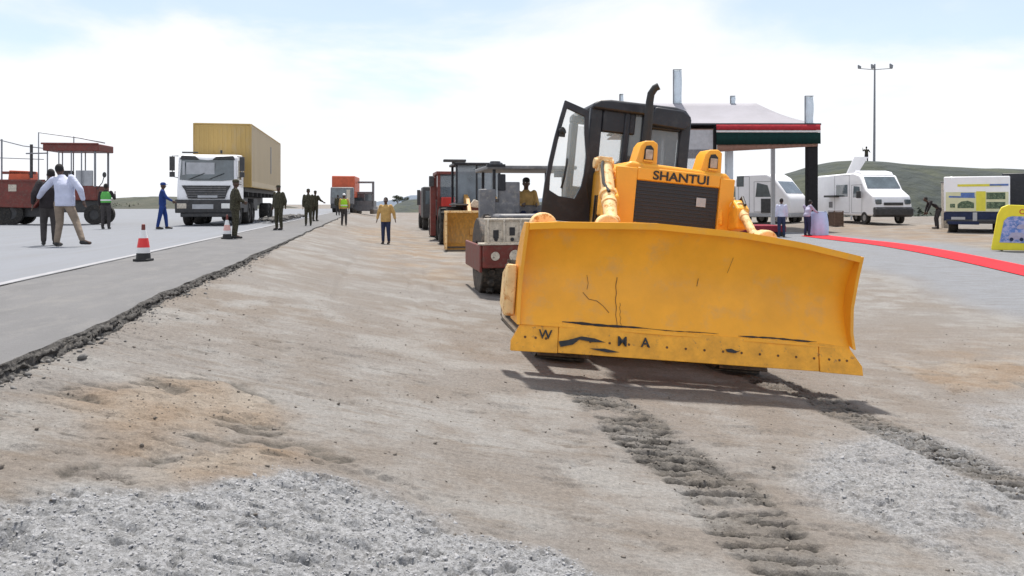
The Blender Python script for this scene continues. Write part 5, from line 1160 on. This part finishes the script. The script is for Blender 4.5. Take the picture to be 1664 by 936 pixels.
person('person in dark clothes leaning forward beside the grey-brown post', 1522, 40.2, zz(1522, 40.2), 80, 1.78, 'darksuit', 'greytr', J=dict(pel=(0, -.10, .93), hd=(0, .52, 1.45), nk=(0, .38, 1.36), ch=(0, .14, 1.20), sl=(-.18, .30, 1.33), sr=(.18, .30, 1.33), el=(-.2, .40, 1.05), er=(.2, .40, 1.05), wl=(-.15, .48, .82), wr=(.15, .48, .82), hl=(-.09, -.08, .92), hr=(.09, -.08, .92)))
xh = at(1408, 332, 75).x; zh_ = at(0, 264, 75).z
person('person standing on the crest of the embankment beside the light mast', 1408, 75, zh_ - .12, 0, 1.62, 'camo', 'greytr', J=dict(el=(-.32, .05, 1.3), wl=(-.30, .15, 1.52), er=(.34, .1, 1.25), wr=(.46, .25, 1.2)))
# rubble heap beside the soldiers
n_ = 700; a_ = rng.uniform(0, 1, n_); vv = 40 + a_ * 16; uu = rng.normal(-4.75, .25, n_); sx, sy = uv(uu, vv); rr_ = rng.gamma(2.5, .022, n_) + .025
o = stones('rubble_row', sx, sy, rr_, M['lump'], .3); o.location.z = SZ - .52
tag(o, 'long low row of dark and pale rubble between the container and the two soldiers', 'rubble', kind='stuff')

# ------------------------------------------------------------ world, sun, camera
w = bpy.data.worlds.new('World'); scene.world = w; w.use_nodes = True; nt = w.node_tree; N = nt.nodes; L = nt.links; N.clear()
SUN_EL, SUN_AZ = 69.0, -4.0        # azimuth measured from +Y towards +X
sk = N.new('ShaderNodeTexSky'); sk.sky_type = 'NISHITA'; sk.sun_disc = False; sk.sun_elevation = R(SUN_EL); sk.sun_rotation = R(SUN_AZ); sk.air_density = 1; sk.dust_density = .8; sk.altitude = 1200
bg = N.new('ShaderNodeBackground'); bg.inputs['Strength'].default_value = .10; out = N.new('ShaderNodeOutputWorld')
tc = N.new('ShaderNodeTexCoord'); sep = N.new('ShaderNodeSeparateXYZ'); L.new(tc.outputs['Generated'], sep.inputs[0])
ab = N.new('ShaderNodeMath'); ab.operation = 'ABSOLUTE'; L.new(sep.outputs['Z'], ab.inputs[0]); ad = N.new('ShaderNodeMath'); ad.operation = 'ADD'; ad.inputs[1].default_value = .22; L.new(ab.outputs[0], ad.inputs[0])
dv = N.new('ShaderNodeVectorMath'); dv.operation = 'DIVIDE'; cb_ = N.new('ShaderNodeCombineXYZ')
for i in range(3): L.new(ad.outputs[0], cb_.inputs[i])
L.new(tc.outputs['Generated'], dv.inputs[0]); L.new(cb_.outputs[0], dv.inputs[1])
mp = N.new('ShaderNodeMapping'); mp.inputs['Location'].default_value = (3.1, 1.7, .4); mp.inputs['Scale'].default_value = (1, 1, .5); L.new(dv.outputs[0], mp.inputs['Vector'])
nz = N.new('ShaderNodeTexNoise'); nz.inputs['Scale'].default_value = 1.15; nz.inputs['Detail'].default_value = 9; nz.inputs['Roughness'].default_value = .52; nz.inputs['Distortion'].default_value = .25; L.new(mp.outputs[0], nz.inputs['Vector'])
# more cloud near the horizon, openings higher up
hz = N.new('ShaderNodeMapRange'); hz.inputs['From Min'].default_value = .05; hz.inputs['From Max'].default_value = .19; hz.inputs['To Min'].default_value = .30; hz.inputs['To Max'].default_value = .0; L.new(ab.outputs[0], hz.inputs['Value'])
sm1 = N.new('ShaderNodeMath'); sm1.operation = 'ADD'; L.new(nz.outputs['Fac'], sm1.inputs[0]); L.new(hz.outputs[0], sm1.inputs[1])
cl = N.new('ShaderNodeMapRange'); cl.interpolation_type = 'SMOOTHSTEP'; cl.inputs['From Min'].default_value = .42; cl.inputs['From Max'].default_value = .60; cl.inputs['To Min'].default_value = .42; cl.inputs['To Max'].default_value = 1.0; L.new(sm1.outputs[0], cl.inputs['Value'])
nz2 = N.new('ShaderNodeTexNoise'); nz2.inputs['Scale'].default_value = 3.5; nz2.inputs['Detail'].default_value = 6; L.new(mp.outputs[0], nz2.inputs['Vector'])
cc = N.new('ShaderNodeMix'); cc.data_type = 'RGBA'; L.new(nz2.outputs['Fac'], cc.inputs[0]); cc.inputs[6].default_value = (5.2, 5.45, 5.8, 1); cc.inputs[7].default_value = (6.2, 6.15, 6.2, 1)
mx = N.new('ShaderNodeMix'); mx.data_type = 'RGBA'; L.new(cl.outputs[0], mx.inputs[0]); L.new(sk.outputs[0], mx.inputs[6]); L.new(cc.outputs[2], mx.inputs[7])
L.new(mx.outputs[2], bg.inputs['Color']); L.new(bg.outputs[0], out.inputs['Surface'])
sl = bpy.data.lights.new('sun', 'SUN'); sl.energy = 3.2; sl.angle = R(3.5); sl.color = (1, .95, .88); so = bpy.data.objects.new('sun', sl); C.objects.link(so)
d = Vector((math.sin(R(SUN_AZ)) * math.cos(R(SUN_EL)), math.cos(R(SUN_AZ)) * math.cos(R(SUN_EL)), math.sin(R(SUN_EL)))); so.rotation_euler = d.to_track_quat('Z', 'Y').to_euler()
cam = bpy.data.cameras.new('camera'); co_ = bpy.data.objects.new('camera', cam); C.objects.link(co_); scene.camera = co_
co_.location = (0, 0, HC); co_.rotation_euler = (R(90), 0, 0); cam.sensor_width = 36; cam.lens = 36 * F / 1664
cam.shift_y = -(468 - 332) / 1664; cam.clip_start = .05; cam.clip_end = 8000
scene.view_settings.view_transform = 'Standard'; scene.view_settings.look = 'None'; scene.view_settings.gamma = 1; scene.view_settings.exposure = .85; scene.view_settings.use_curve_mapping = False
scene.render.engine = 'CYCLES'; scene.cycles.use_denoising = True; scene.cycles.max_bounces = 6; scene.cycles.transparent_max_bounces = 12; scene.cycles.caustics_reflective = False; scene.cycles.caustics_refractive = False
